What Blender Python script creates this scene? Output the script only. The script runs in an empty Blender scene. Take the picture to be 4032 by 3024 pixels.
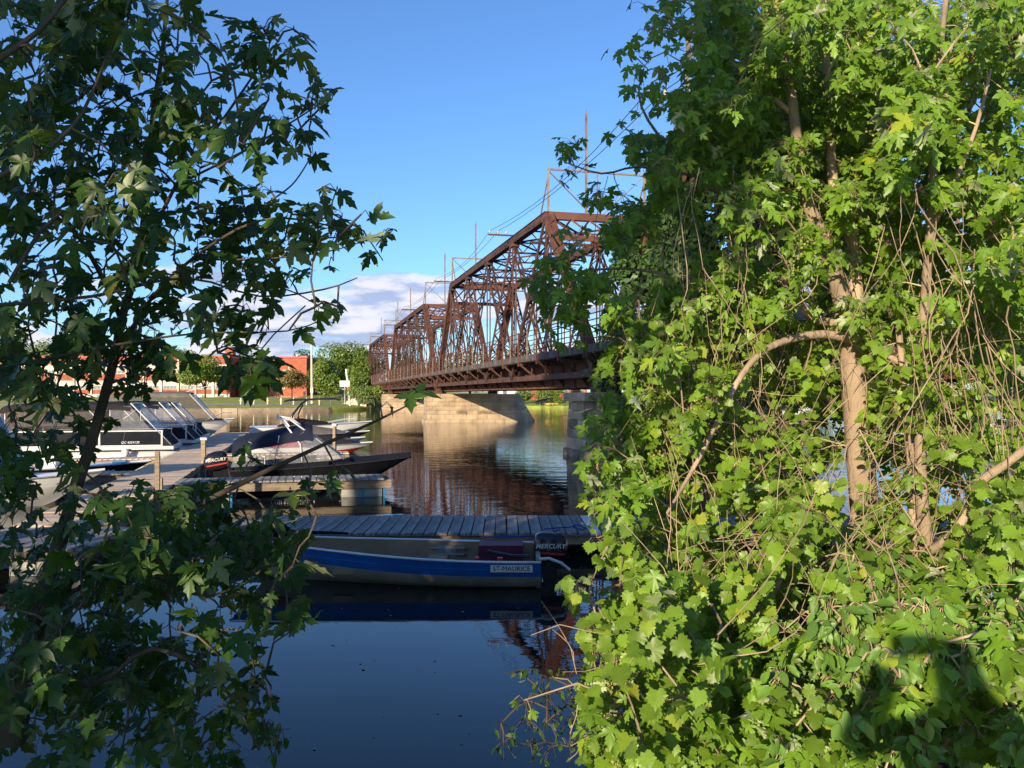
import bpy, bmesh, math, random
import numpy as np
from mathutils import Vector, Matrix

random.seed(7); rng = np.random.default_rng(7)
S = bpy.context.scene
C = S.collection
R = math.radians
ORD = 'first second third fourth fifth sixth seventh eighth ninth tenth eleventh twelfth thirteenth fourteenth fifteenth sixteenth last'.split()

# ------------------------------------------------------------ camera, sky, sun, exposure
H = 2.8; F = 3250.0; HOR = 1555.0; K = 4032 / 2212.0
cam_d = bpy.data.cameras.new('camera'); cam = bpy.data.objects.new('camera', cam_d); C.objects.link(cam)
cam.location = (0, 0, H); cam.rotation_euler = (R(90), 0, 0)
cam_d.sensor_width = 36; cam_d.lens = 36 * F / 4032; cam_d.shift_y = (HOR - 1512) / 4032
cam_d.clip_start = 0.05; cam_d.clip_end = 9000
S.camera = cam

SUN_AZ = 25.7; SUN_EL = 15.0
LD = Vector((math.sin(R(SUN_AZ)) * math.cos(R(SUN_EL)), math.cos(R(SUN_AZ)) * math.cos(R(SUN_EL)), -math.sin(R(SUN_EL))))
sd = bpy.data.lights.new('sun', 'SUN'); sun = bpy.data.objects.new('sun', sd); C.objects.link(sun)
sd.energy = 4.6; sd.angle = R(0.53); sd.color = (1.0, 0.83, 0.60)
sun.rotation_euler = LD.to_track_quat('-Z', 'Y').to_euler(); sun.location = (-20, -40, 30)

W = bpy.data.worlds.new('World'); S.world = W; W.use_nodes = True
nt = W.node_tree; nt.nodes.clear()
def wn(t, **k):
    n = nt.nodes.new(t)
    for a, b in k.items(): setattr(n, a, b)
    return n
def wmath(op, a, b=None, clamp=False):
    n = wn('ShaderNodeMath', operation=op, use_clamp=clamp)
    for i, v in enumerate((a, b)):
        if v is None: continue
        if isinstance(v, (int, float)): n.inputs[i].default_value = v
        else: nt.links.new(v, n.inputs[i])
    return n.outputs[0]
def wmap(v, a, b, c=0., d=1.):
    n = wn('ShaderNodeMapRange', interpolation_type='SMOOTHSTEP')
    nt.links.new(v, n.inputs[0])
    for i, q in enumerate((a, b, c, d)): n.inputs[i + 1].default_value = q
    return n.outputs[0]
sky = wn('ShaderNodeTexSky', sky_type='NISHITA'); sky.sun_disc = False
sky.sun_elevation = R(SUN_EL); sky.sun_rotation = R(180 + SUN_AZ)
sky.altitude = 50; sky.air_density = 1.0; sky.dust_density = 0.35; sky.ozone_density = 3.2
tc = wn('ShaderNodeTexCoord'); sep = wn('ShaderNodeSeparateXYZ'); nt.links.new(tc.outputs['Generated'], sep.inputs[0])
def cloudnoise(dz, sc, det):
    cb = wn('ShaderNodeCombineXYZ')
    nt.links.new(sep.outputs[0], cb.inputs[0]); nt.links.new(sep.outputs[1], cb.inputs[1])
    nt.links.new(wmath('MULTIPLY', wmath('ADD', sep.outputs[2], dz), 3.6), cb.inputs[2])
    n = wn('ShaderNodeTexNoise'); n.inputs['Scale'].default_value = sc; n.inputs['Detail'].default_value = det
    n.inputs['Roughness'].default_value = 0.52
    nt.links.new(cb.outputs[0], n.inputs['Vector']); return n.outputs['Fac']
n1 = cloudnoise(0.0, 5.2, 7); n2 = cloudnoise(0.014, 5.2, 5)
band = wmath('MULTIPLY', wmap(sep.outputs[2], 0.015, 0.05), wmap(sep.outputs[2], 0.13, 0.19, 1., 0.))
dens = wmath('ADD', n1, wmath('MULTIPLY', wmath('SUBTRACT', band, 1.0), 0.5))
mask = wmath('MULTIPLY', wmap(dens, 0.405, 0.50), 0.88)
lit = wmap(wmath('SUBTRACT', n1, n2), -0.035, 0.055)
cc = wn('ShaderNodeMix', data_type='RGBA'); nt.links.new(lit, cc.inputs[0])
cc.inputs[6].default_value = (2.4, 2.8, 4.1, 1); cc.inputs[7].default_value = (5.2, 4.9, 5.3, 1)
mx = wn('ShaderNodeMix', data_type='RGBA'); nt.links.new(mask, mx.inputs[0])
tint = wn('ShaderNodeMix', data_type='RGBA', blend_type='MULTIPLY'); tint.inputs[0].default_value = 1
nt.links.new(sky.outputs[0], tint.inputs[6]); tint.inputs[7].default_value = (0.74, 0.95, 1.22, 1)
nt.links.new(tint.outputs[2], mx.inputs[6]); nt.links.new(cc.outputs[2], mx.inputs[7])
bg = wn('ShaderNodeBackground'); bg.inputs[1].default_value = 0.115
nt.links.new(mx.outputs[2], bg.inputs[0])
wo = wn('ShaderNodeOutputWorld'); nt.links.new(bg.outputs[0], wo.inputs[0])
S.view_settings.view_transform = 'Standard'; S.view_settings.look = 'None'
S.view_settings.exposure = 0.7; S.view_settings.gamma = 1.0; S.view_settings.use_curve_mapping = False
S.render.engine = 'CYCLES'
S.cycles.max_bounces = 8; S.cycles.transparent_max_bounces = 12

def px(x, y, Y):
    """pixel of the 2212-wide view + distance -> world point"""
    return Vector(((x * K - 2016) / F * Y, Y, H - (y * K - HOR) / F * Y))

# ------------------------------------------------------------ materials
def mat(name, col, rough=0.7, var=0.25, scale=4.0, bump=0.0, metal=0.0, spec=0.5, col2=None, det=5, stretch=None, bscale=None):
    m = bpy.data.materials.new(name); m.use_nodes = True
    t = m.node_tree; b = t.nodes['Principled BSDF']
    b.inputs['Roughness'].default_value = rough; b.inputs['Metallic'].default_value = metal
    b.inputs['Specular IOR Level'].default_value = spec
    co = t.nodes.new('ShaderNodeTexCoord'); mp = t.nodes.new('ShaderNodeMapping')
    t.links.new(co.outputs['Object'], mp.inputs[0])
    if stretch: mp.inputs['Scale'].default_value = stretch
    n = t.nodes.new('ShaderNodeTexNoise'); n.inputs['Scale'].default_value = scale; n.inputs['Detail'].default_value = det
    t.links.new(mp.outputs[0], n.inputs['Vector'])
    oi = t.nodes.new('ShaderNodeObjectInfo')
    mr = t.nodes.new('ShaderNodeMapRange'); mr.inputs[1].default_value = 0.3; mr.inputs[2].default_value = 0.7
    t.links.new(n.outputs['Fac'], mr.inputs[0])
    c2 = col2 if col2 else tuple(c * (1 - var) for c in col)
    c1 = col if col2 else tuple(min(1, c * (1 + var * .6)) for c in col)
    mi = t.nodes.new('ShaderNodeMix'); mi.data_type = 'RGBA'
    mi.inputs[6].default_value = (*c2, 1); mi.inputs[7].default_value = (*c1, 1)
    t.links.new(mr.outputs[0], mi.inputs[0])
    hs = t.nodes.new('ShaderNodeHueSaturation')
    ma = t.nodes.new('ShaderNodeMapRange'); ma.inputs[3].default_value = 1 - var * .5; ma.inputs[4].default_value = 1 + var * .5
    t.links.new(oi.outputs['Random'], ma.inputs[0]); t.links.new(ma.outputs[0], hs.inputs['Value'])
    t.links.new(mi.outputs[2], hs.inputs['Color']); t.links.new(hs.outputs[0], b.inputs['Base Color'])
    if bump:
        bn = t.nodes.new('ShaderNodeBump'); bn.inputs['Strength'].default_value = bump; bn.inputs['Distance'].default_value = 0.03
        n3 = t.nodes.new('ShaderNodeTexNoise'); n3.inputs['Scale'].default_value = bscale or scale * 3; n3.inputs['Detail'].default_value = 6
        t.links.new(mp.outputs[0], n3.inputs['Vector'])
        t.links.new(n3.outputs['Fac'], bn.inputs['Height']); t.links.new(bn.outputs[0], b.inputs['Normal'])
    return m

def leafmat(name, front, back, trans, warm=None, vr=0.35):
    m = bpy.data.materials.new(name); m.use_nodes = True
    t = m.node_tree; t.nodes.clear(); L = t.links.new
    out = t.nodes.new('ShaderNodeOutputMaterial')
    g = t.nodes.new('ShaderNodeNewGeometry'); oi = t.nodes.new('ShaderNodeObjectInfo')
    add = t.nodes.new('ShaderNodeMath'); add.operation = 'ADD'; L(g.outputs['Random Per Island'], add.inputs[0]); L(oi.outputs['Random'], add.inputs[1])
    fr = t.nodes.new('ShaderNodeMath'); fr.operation = 'FRACT'; L(add.outputs[0], fr.inputs[0])
    rp = t.nodes.new('ShaderNodeValToRGB'); L(fr.outputs[0], rp.inputs[0])
    e = rp.color_ramp.elements
    e[0].position = 0; e[0].color = (*[c * (1 - vr) for c in front], 1)
    e[1].position = .93; e[1].color = (*[c * (1 + vr) for c in front], 1)
    e2 = rp.color_ramp.elements.new(.985); w = warm or (front[0] * 2.2, front[1] * 1.5, front[2]); e2.color = (*w, 1)
    nz = t.nodes.new('ShaderNodeTexNoise'); nz.inputs['Scale'].default_value = 30; tcx = t.nodes.new('ShaderNodeTexCoord'); L(tcx.outputs['Object'], nz.inputs['Vector'])
    hs = t.nodes.new('ShaderNodeHueSaturation'); mr = t.nodes.new('ShaderNodeMapRange'); mr.inputs[3].default_value = .8; mr.inputs[4].default_value = 1.2
    L(nz.outputs['Fac'], mr.inputs[0]); L(mr.outputs[0], hs.inputs['Value']); L(rp.outputs[0], hs.inputs['Color'])
    mi = t.nodes.new('ShaderNodeMix'); mi.data_type = 'RGBA'; L(g.outputs['Backfacing'], mi.inputs[0]); L(hs.outputs[0], mi.inputs[6]); mi.inputs[7].default_value = (*back, 1)
    p = t.nodes.new('ShaderNodeBsdfPrincipled'); L(mi.outputs[2], p.inputs['Base Color']); p.inputs['Roughness'].default_value = .42; p.inputs['Specular IOR Level'].default_value = .35
    tr = t.nodes.new('ShaderNodeBsdfTranslucent'); tr.inputs[0].default_value = (*trans, 1)
    ms = t.nodes.new('ShaderNodeMixShader'); ms.inputs[0].default_value = .20; L(p.outputs[0], ms.inputs[1]); L(tr.outputs[0], ms.inputs[2])
    L(ms.outputs[0], out.inputs[0]); return m

def clearmat(name, tint, alpha, rough=.12):
    m = bpy.data.materials.new(name); m.use_nodes = True
    t = m.node_tree; t.nodes.clear(); L = t.links.new
    out = t.nodes.new('ShaderNodeOutputMaterial'); tr = t.nodes.new('ShaderNodeBsdfTransparent')
    p = t.nodes.new('ShaderNodeBsdfPrincipled'); p.inputs['Base Color'].default_value = (*tint, 1); p.inputs['Roughness'].default_value = rough
    ms = t.nodes.new('ShaderNodeMixShader')
    n = t.nodes.new('ShaderNodeTexNoise'); n.inputs['Scale'].default_value = 5; tcx = t.nodes.new('ShaderNodeTexCoord'); L(tcx.outputs['Object'], n.inputs['Vector'])
    mr = t.nodes.new('ShaderNodeMapRange'); mr.inputs[3].default_value = alpha * .6; mr.inputs[4].default_value = min(1, alpha * 1.4)
    L(n.outputs['Fac'], mr.inputs[0]); L(mr.outputs[0], ms.inputs[0]); L(tr.outputs[0], ms.inputs[1]); L(p.outputs[0], ms.inputs[2])
    L(ms.outputs[0], out.inputs[0]); return m

M = {}
M['rust'] = mat('rusty steel', (.115, .049, .031), .75, .45, 1.3, .25, col2=(.036, .019, .015))
M['rust2'] = mat('orange rust', (.165, .062, .036), .8, .4, .9, .2, col2=(.085, .034, .022))
M['oldsteel'] = mat('weathered grey steel', (.30, .25, .20), .7, .4, 2, .1, col2=(.17, .10, .07))
M['concrete'] = mat('dirty walkway concrete', (.14, .125, .11), .85, .4, 2, .2, col2=(.06, .05, .045))
M['stone'] = mat('tan limestone', (.56, .42, .27), .9, .22, .9, .6, col2=(.30, .22, .145), bscale=7)
M['stone_dark'] = mat('stained limestone', (.30, .235, .165), .9, .4, 1.6, .6, col2=(.11, .09, .065), bscale=7)
M['stonecore'] = mat('pier mortar', (.24, .19, .14), .95, .3, 5, .3)
M['plank'] = mat('weathered dock planks', (.62, .47, .33), .85, .35, 3, .35, stretch=(6, .7, 6))
M['plankx'] = mat('weathered jetty planks', (.27, .26, .245), .85, .45, 3, .35, stretch=(6, .7, 6))
M['whiteplank'] = mat('white painted plank', (.75, .75, .72), .7, .1, 3, .1)
M['timber'] = mat('pressure treated timber', (.36, .28, .18), .85, .35, 3, .3, stretch=(1, 1, 5), col2=(.20, .15, .10))
M['brick'] = mat('orange red brick', (.37, .105, .055), .85, .25, 1.2, .1)
M['redmetal'] = mat('red roof coping', (.55, .04, .025), .5, .1, 3)
M['trim'] = mat('cream painted trim', (.70, .62, .50), .7, .12, 2)
M['glass'] = mat('window glass', (.16, .18, .20), .1, .3, .6, spec=.8)
M['blind'] = mat('cream window blind', (.66, .60, .48), .7, .12, 1)
M['bark'] = mat('grey brown bark', (.36, .265, .18), .9, .4, 5, .7, stretch=(1, 1, .5), bscale=26)
M['barkd'] = mat('dark bark', (.10, .078, .055), .9, .4, 6, .5)
M['stem'] = mat('dry vine stems', (.40, .295, .19), .85, .5, 3, .2)
M['grass'] = mat('grass lawn', (.27, .31, .05), .95, .4, .5, .4, det=8, bscale=6)
M['white'] = mat('white gelcoat', (.80, .79, .76), .25, .05, 2)
M['whitep'] = mat('white paint', (.75, .74, .70), .55, .1, 4)
M['black'] = mat('black gelcoat', (.014, .015, .018), .22, .2, 3)
M['blackm'] = mat('black matt fabric', (.03, .03, .034), .8, .3, 6, .3)
M['canvas'] = mat('grey canvas', (.034, .031, .033), .85, .2, 3, .25)
M['canvasl'] = mat('taupe canvas', (.16, .14, .12), .85, .2, 3, .25)
M['navy'] = mat('navy canvas', (.012, .02, .10), .8, .3, 3, .25)
M['slate'] = mat('slate grey canvas', (.014, .017, .026), .8, .25, 3, .3)
M['slateb'] = mat('blue grey canvas', (.020, .026, .046), .8, .2, 3, .3)
M['floatm'] = mat('stained white float', (.42, .41, .36), .7, .35, 3, .1, col2=(.22, .22, .16))
for q_ in ('canvas', 'canvasl', 'navy', 'slate', 'slateb', 'blackm'):
    b_ = M[q_].node_tree.nodes['Principled BSDF']; b_.inputs['Specular IOR Level'].default_value = .08; b_.inputs['Roughness'].default_value = .95
M['alu'] = mat('aluminium', (.76, .75, .73), .35, .10, 4, metal=.25)
M['alud'] = mat('dull aluminium', (.34, .34, .33), .5, .25, 4, metal=.5)
M['blue'] = mat('blue boat paint', (.012, .13, .44), .4, .22, 2.5)
M['bluel'] = mat('bright blue paint', (.02, .25, .5), .45, .1, 4)
M['beige'] = mat('beige hull paint', (.30, .265, .20), .6, .3, 3, .1)
M['tan'] = mat('tan interior paint', (.30, .205, .115), .75, .25, 3)
M['maroon'] = mat('maroon box', (.12, .012, .035), .6, .2, 4)
M['red'] = mat('red paint', (.55, .03, .025), .45, .1, 4)
M['darkred'] = mat('dark red seat', (.22, .015, .02), .6, .2, 4)
M['yellow'] = mat('yellow paint', (.75, .5, .05), .5, .1, 4)
M['rope'] = mat('blue rope', (.02, .08, .35), .8, .2, 10)
M['ropew'] = mat('pale rope', (.6, .58, .52), .8, .2, 10)
M['wire'] = mat('black wire', (.02, .02, .02), .6, .1, 4)
M['ins'] = mat('porcelain insulator', (.55, .5, .45), .3, .1, 4)
M['skin'] = mat('skin', (.5, .3, .2), .6, .1, 4)
M['shirt'] = mat('grey shirt', (.12, .12, .14), .85, .2, 6, .2)
M['shirtb'] = mat('blue shirt', (.03, .06, .18), .85, .2, 6, .2)
M['trousers'] = mat('dark trousers', (.03, .035, .05), .85, .2, 6, .2)
M['clear'] = clearmat('clear vinyl curtain', (.66, .68, .72), .20)
M['mesh'] = clearmat('dark screen mesh', (.022, .020, .020), .96, .8)
M['vinyl'] = clearmat('hazy vinyl curtain', (.16, .145, .13), .55, .25)
M['graff'] = mat('faded graffiti paint', (.24, .185, .13), .9, .1, 4)
M['leafR'] = leafmat('maple leaf in sunlit tone', (.120, .222, .018), (.48, .53, .34), (.46, .66, .04))  # brighter copy of the maple leaf, sunlight mixed into its greens
M['leafL'] = leafmat('maple leaf in shaded tone', (.034, .080, .011), (.20, .25, .13), (.14, .30, .02), warm=(.09, .10, .012))  # darker copy of the maple leaf, shade of the left bank painted into it
M['grape'] = leafmat('grape leaf', (.138, .235, .020), (.30, .38, .16), (.46, .62, .03), warm=(.26, .30, .03))
M['oval'] = leafmat('shrub leaf', (.115, .225, .034), (.24, .31, .15), (.26, .42, .05))
M['flower'] = mat('yellow green blossom', (.24, .27, .04), .8, .3, 20)
M['far1'] = leafmat('far tree leaf', (.135, .205, .026), (.15, .22, .035), (.22, .32, .035))
M['far2'] = leafmat('far dark tree leaf', (.048, .10, .020), (.06, .12, .03), (.10, .2, .03))
M['far3'] = leafmat('far reddish tree leaf', (.16, .15, .035), (.20, .15, .05), (.28, .20, .04))
M['behind'] = leafmat('bank tree leaf', (.07, .13, .02), (.10, .16, .05), (.16, .28, .03))

def watermat():
    m = bpy.data.materials.new('river water'); m.use_nodes = True
    t = m.node_tree; b = t.nodes['Principled BSDF']; L = t.links.new
    b.inputs['Base Color'].default_value = (.008, .013, .012, 1); b.inputs['Roughness'].default_value = .015; b.inputs['IOR'].default_value = 1.333
    co = t.nodes.new('ShaderNodeTexCoord')
    def nz(sc, st, det, dist=0):
        mp = t.nodes.new('ShaderNodeMapping'); mp.inputs['Scale'].default_value = st; mp.inputs['Rotation'].default_value = (0, 0, .12)
        L(co.outputs['Object'], mp.inputs[0])
        n = t.nodes.new('ShaderNodeTexNoise'); n.inputs['Scale'].default_value = sc; n.inputs['Detail'].default_value = det; n.inputs['Distortion'].default_value = dist
        L(mp.outputs[0], n.inputs['Vector']); return n.outputs['Fac']
    a = nz(1.0, (.55, 1.5, 1), 3, .4); c = nz(4.5, (.6, 1.4, 1), 3, .3); q = nz(.06, (.7, 1.3, 1), 3)
    # ripples grow with distance from the sheltered bank
    sp = t.nodes.new('ShaderNodeSeparateXYZ'); L(co.outputs['Object'], sp.inputs[0])
    mr = t.nodes.new('ShaderNodeMapRange'); mr.inputs[1].default_value = 9; mr.inputs[2].default_value = 34; mr.inputs[3].default_value = .17; mr.inputs[4].default_value = 1
    L(sp.outputs[1], mr.inputs[0])
    mq = t.nodes.new('ShaderNodeMapRange'); mq.inputs[1].default_value = .35; mq.inputs[2].default_value = .65; mq.inputs[3].default_value = .35; mq.inputs[4].default_value = 1
    L(q, mq.inputs[0])
    mu = t.nodes.new('ShaderNodeMath'); mu.operation = 'MULTIPLY'; L(mr.outputs[0], mu.inputs[0]); L(mq.outputs[0], mu.inputs[1])
    b1 = t.nodes.new('ShaderNodeBump'); b1.inputs['Distance'].default_value = .020; L(a, b1.inputs['Height']); L(mu.outputs[0], b1.inputs['Strength'])
    b2 = t.nodes.new('ShaderNodeBump'); b2.inputs['Distance'].default_value = .0045; L(c, b2.inputs['Height']); L(mu.outputs[0], b2.inputs['Strength']); L(b1.outputs[0], b2.inputs['Normal'])
    L(b2.outputs[0], b.inputs['Normal']); return m
M['water'] = watermat()

# ------------------------------------------------------------ mesh helpers
class MB:
    def __init__(s): s.v = []; s.f = []
    def add(s, vs, fs):
        o = len(s.v); s.v += [tuple(v) for v in vs]; s.f += [tuple(i + o for i in f) for f in fs]; return s
    def box(s, x0, x1, y0, y1, z0, z1):
        return s.add([(x0, y0, z0), (x1, y0, z0), (x1, y1, z0), (x0, y1, z0), (x0, y0, z1), (x1, y0, z1), (x1, y1, z1), (x0, y1, z1)],
                     [(3, 2, 1, 0), (4, 5, 6, 7), (0, 1, 5, 4), (1, 2, 6, 5), (2, 3, 7, 6), (3, 0, 4, 7)])
    def beam(s, a, b, w, h, up=(0, 0, 1)):
        a = Vector(a); b = Vector(b); d = (b - a).normalized(); up = Vector(up)
        sd_ = d.cross(up)
        if sd_.length < 1e-4: sd_ = d.cross(Vector((1, 0, 0)))
        sd_.normalize(); u = sd_.cross(d).normalized(); sd_ = sd_ * w / 2; u = u * h / 2
        return s.add([a - sd_ - u, a + sd_ - u, a + sd_ + u, a - sd_ + u, b - sd_ - u, b + sd_ - u, b + sd_ + u, b - sd_ + u],
                     [(0, 1, 2, 3), (7, 6, 5, 4), (0, 4, 5, 1), (1, 5, 6, 2), (2, 6, 7, 3), (3, 7, 4, 0)])
    def tube(s, pts, r, n=6, cap=True):
        pts = [Vector(p) for p in pts]; o = len(s.v); k = len(pts)
        rs = r if isinstance(r, (list, tuple)) else [r] * k
        ref = None
        for i, p in enumerate(pts):
            d = (pts[min(i + 1, k - 1)] - pts[max(i - 1, 0)])
            if d.length < 1e-9: d = Vector((0, 0, 1))
            d.normalize()
            if ref is None: ref = d.orthogonal().normalized()
            ref = (ref - d * ref.dot(d))
            if ref.length < 1e-6: ref = d.orthogonal()
            ref.normalize(); e = d.cross(ref)
            for j in range(n):
                t = 2 * math.pi * j / n; s.v.append(tuple(p + (ref * math.cos(t) + e * math.sin(t)) * rs[i]))
        for i in range(k - 1):
            for j in range(n):
                a = o + i * n + j; b = o + i * n + (j + 1) % n; s.f.append((a, b, b + n, a + n))
        if cap: s.f.append(tuple(o + j for j in range(n - 1, -1, -1))); s.f.append(tuple(o + (k - 1) * n + j for j in range(n)))
        return s
    def loft(s, rings, close=False, cap=False):
        o = len(s.v); n = len(rings[0]); k = len(rings)
        for r_ in rings: s.v += [tuple(p) for p in r_]
        for i in range(k - 1):
            for j in range(n if close else n - 1):
                a = o + i * n + j; b = o + i * n + (j + 1) % n; s.f.append((a, b, b + n, a + n))
        if cap: s.f.append(tuple(o + j for j in range(n - 1, -1, -1))); s.f.append(tuple(o + (k - 1) * n + j for j in range(n)))
        return s
    def prism(s, poly, off):
        n = len(poly); off = Vector(off); p = [Vector(q) for q in poly]
        return s.add(p + [q + off for q in p], [tuple(range(n - 1, -1, -1)), tuple(range(n, 2 * n))] + [(i, (i + 1) % n, n + (i + 1) % n, n + i) for i in range(n)])
    def build(s, name, m, parent=None, smooth=False, label=None, kind=None):
        me = bpy.data.meshes.new(name); me.from_pydata(s.v, [], s.f); me.materials.append(m)
        if smooth: me.polygons.foreach_set('use_smooth', [True] * len(me.polygons))
        o = bpy.data.objects.new(name, me); C.objects.link(o)
        if parent: o.parent = parent
        if label: o['label'] = label
        if kind: o['kind'] = kind
        return o
def thing(name, label, cat, loc=(0, 0, 0), rz=0., group=None):
    o = bpy.data.objects.new(name, None); C.objects.link(o); o.location = loc; o.rotation_euler = (0, 0, rz)
    o.empty_display_size = .1
    o['label'] = label; o['category'] = cat
    if group: o['group'] = group
    return o
def tag(o, label, cat, group=None, kind=None):
    o['label'] = label; o['category'] = cat
    if group: o['group'] = group
    if kind: o['kind'] = kind
    return o
CH = {}
def copy_tree(o, parent=None):
    c = o.copy(); C.objects.link(c)
    if parent: c.parent = parent
    for ch in [q for q in ALL() if q.parent == o]: copy_tree(ch, c)
    return c
def ALL(): return list(bpy.data.objects)
def copy_thing(root):
    kids = {}
    for q in bpy.data.objects:
        if q.parent: kids.setdefault(q.parent.name, []).append(q)
    def rec(o, par):
        c = o.copy(); C.objects.link(c)
        if par: c.parent = par
        for ch in kids.get(o.name, []): rec(ch, c)
        return c
    return rec(root, None)
def same(o, parent, mtx=None, loc=None, name=None):
    c = bpy.data.objects.new(name or o.name.split('.')[0], o.data); C.objects.link(c); c.parent = parent
    if mtx is not None: c.matrix_local = mtx
    if loc is not None: c.location = loc
    return c
def struct(name, mb, m, smooth=False):
    o = mb.build(name, m, None, smooth); o['kind'] = 'structure'; return o
def text(parent, body, size, loc, rot, m, name='lettering', shear=0., ext=.002, bold=0.0, sx=1.):
    cu = bpy.data.curves.new('t', 'FONT'); cu.body = body; cu.size = size; cu.extrude = ext; cu.shear = shear; cu.offset = bold
    cu.align_x = 'CENTER'; cu.align_y = 'CENTER'; cu.resolution_u = 2
    o = bpy.data.objects.new('t', cu); C.objects.link(o)
    dg = bpy.context.evaluated_depsgraph_get(); me = bpy.data.meshes.new_from_object(o.evaluated_get(dg))
    bpy.data.objects.remove(o); me.materials.clear(); me.materials.append(m); me.name = name
    q = bpy.data.objects.new(name, me); C.objects.link(q); q.parent = parent; q.location = loc; q.rotation_euler = rot; q.scale = (sx, 1, 1)
    return q

# ------------------------------------------------------------ ground and river
def interp(x, pts):
    return float(np.interp(x, [p[0] for p in pts], [p[1] for p in pts]))
FARB = [(-3000, 60), (-200, 116), (-45, 131), (-33, 138), (-27, 148), (-22, 172), (2, 173), (60, 165), (200, 140), (3000, 60)]
NEARB = [(-3000, 2), (-60, 4), (-8, 4.6), (-2.2, 4.3), (-1.2, 2.4), (.7, 2.3), (1.3, 3.6), (3, 4.4), (12, 6), (14, 8), (24, 8), (30, 6), (60, 5), (3000, 0)]
xs = sorted(set([-4000, -2500, -1500, -900, -500, -300] + list(range(-200, -20, 6)) + [q * .8 for q in range(-25, 26)] + list(range(22, 201, 6)) + [300, 500, 900, 1500, 2500, 4000]))
nr = [(-3000, 1.2), (-400, 1.2), (-60, 1.25), (-12, 1.25), (-5, 1.2), (-2.2, 1.15), (-1.1, 1.05), (-.5, .6), (0, -.15)]
fr_ = [(0, .45), (.4, .62), (2, .75), (6, 1.0), (14, 1.5), (24, 2.0), (36, 2.3), (70, 2.5), (200, 2.8), (600, 4), (1500, 8), (4000, 12)]
rows = []
def hump(x, y):   # the railway embankments behind both abutments
    w = x - (-.2523 * y + 13.76) - 2.9
    b = max(0, 1 - max(0, abs(w) - 4) / 6)
    return b
for s_, z_ in nr: rows.append([(x, interp(x, NEARB) + s_, z_ + (2.4 * hump(x, interp(x, NEARB) + s_) * min(1, max(0, (-9 - (interp(x, NEARB) + s_)) / 6)))) for x in xs])
rows.append([(x, interp(x, NEARB) + 3, -2) for x in xs]); rows.append([(x, interp(x, FARB) - 3, -2) for x in xs]); rows.append([(x, interp(x, FARB) - .1, -.5) for x in xs])
for s_, z_ in fr_: rows.append([(x, interp(x, FARB) + s_, z_ + (2.0 * hump(x, interp(x, FARB) + s_) * min(1, max(0, (interp(x, FARB) + s_ - 179) / 6)))) for x in xs])
g = MB(); g.loft(rows); struct('ground', g, M['grass'], True)
w = MB(); w.add([(-4000, -20, 0), (4000, -20, 0), (4000, 260, 0), (-4000, 260, 0)], [(0, 1, 2, 3)]); struct('river', w, M['water'])
# gravel path along the far bank
pth = MB(); M['path'] = mat('pale gravel path', (.36, .30, .22), .95, .2, 2, .2)
pr = []
for x in range(-150, -30, 4):
    yb = interp(x, FARB); pr.append([(x, yb + 7.5, 1.12), (x, yb + 9.5, 1.30)])
pth.loft(pr); struct('path', pth, M['path'])

# ------------------------------------------------------------ bridge
ANG = math.atan(820 / F); CU = Vector((math.cos(ANG), math.sin(ANG), 0)); CV = Vector((-math.sin(ANG), math.cos(ANG), 0))
def bp(Y): return Vector((13.76 - .2523 * Y, Y, 0))    # foot of the near truss plane at distance Y
Y0 = 38.06; DY = 48.34 * math.cos(ANG)
ZT = 12.85; ZB = 3.55; TW = 5.8
N = [0.3, 8.6, 16.35, 24.1, 31.85, 39.6, 47.9]

def laced(mb, a, b, wid, dep, lace=.42, t=.07, axis='x', bars=True):
    """two side channels joined by zigzag lacing; wid across the bridge plane, dep within the truss plane"""
    a = Vector(a); b = Vector(b); d = (b - a); L_ = d.length; d.normalize()
    sx_ = Vector((1, 0, 0)) if axis == 'x' else Vector((0, 0, 1))
    q = d.cross(sx_).normalized()
    for s in (-1, 1):
        mb.beam(a + sx_ * s * wid / 2, b + sx_ * s * wid / 2, t, dep, up=q)
    if bars:
        k = max(2, int(L_ / lace)); st = L_ / k
        for f in (-1, 1):
            o = q * f * dep / 2
            for i in range(k):
                s = 1 if i % 2 else -1
                mb.beam(a + d * st * i + sx_ * s * wid / 2 + o, a + d * st * (i + 1) - sx_ * s * wid / 2 + o, .07, .02, up=q)

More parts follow.
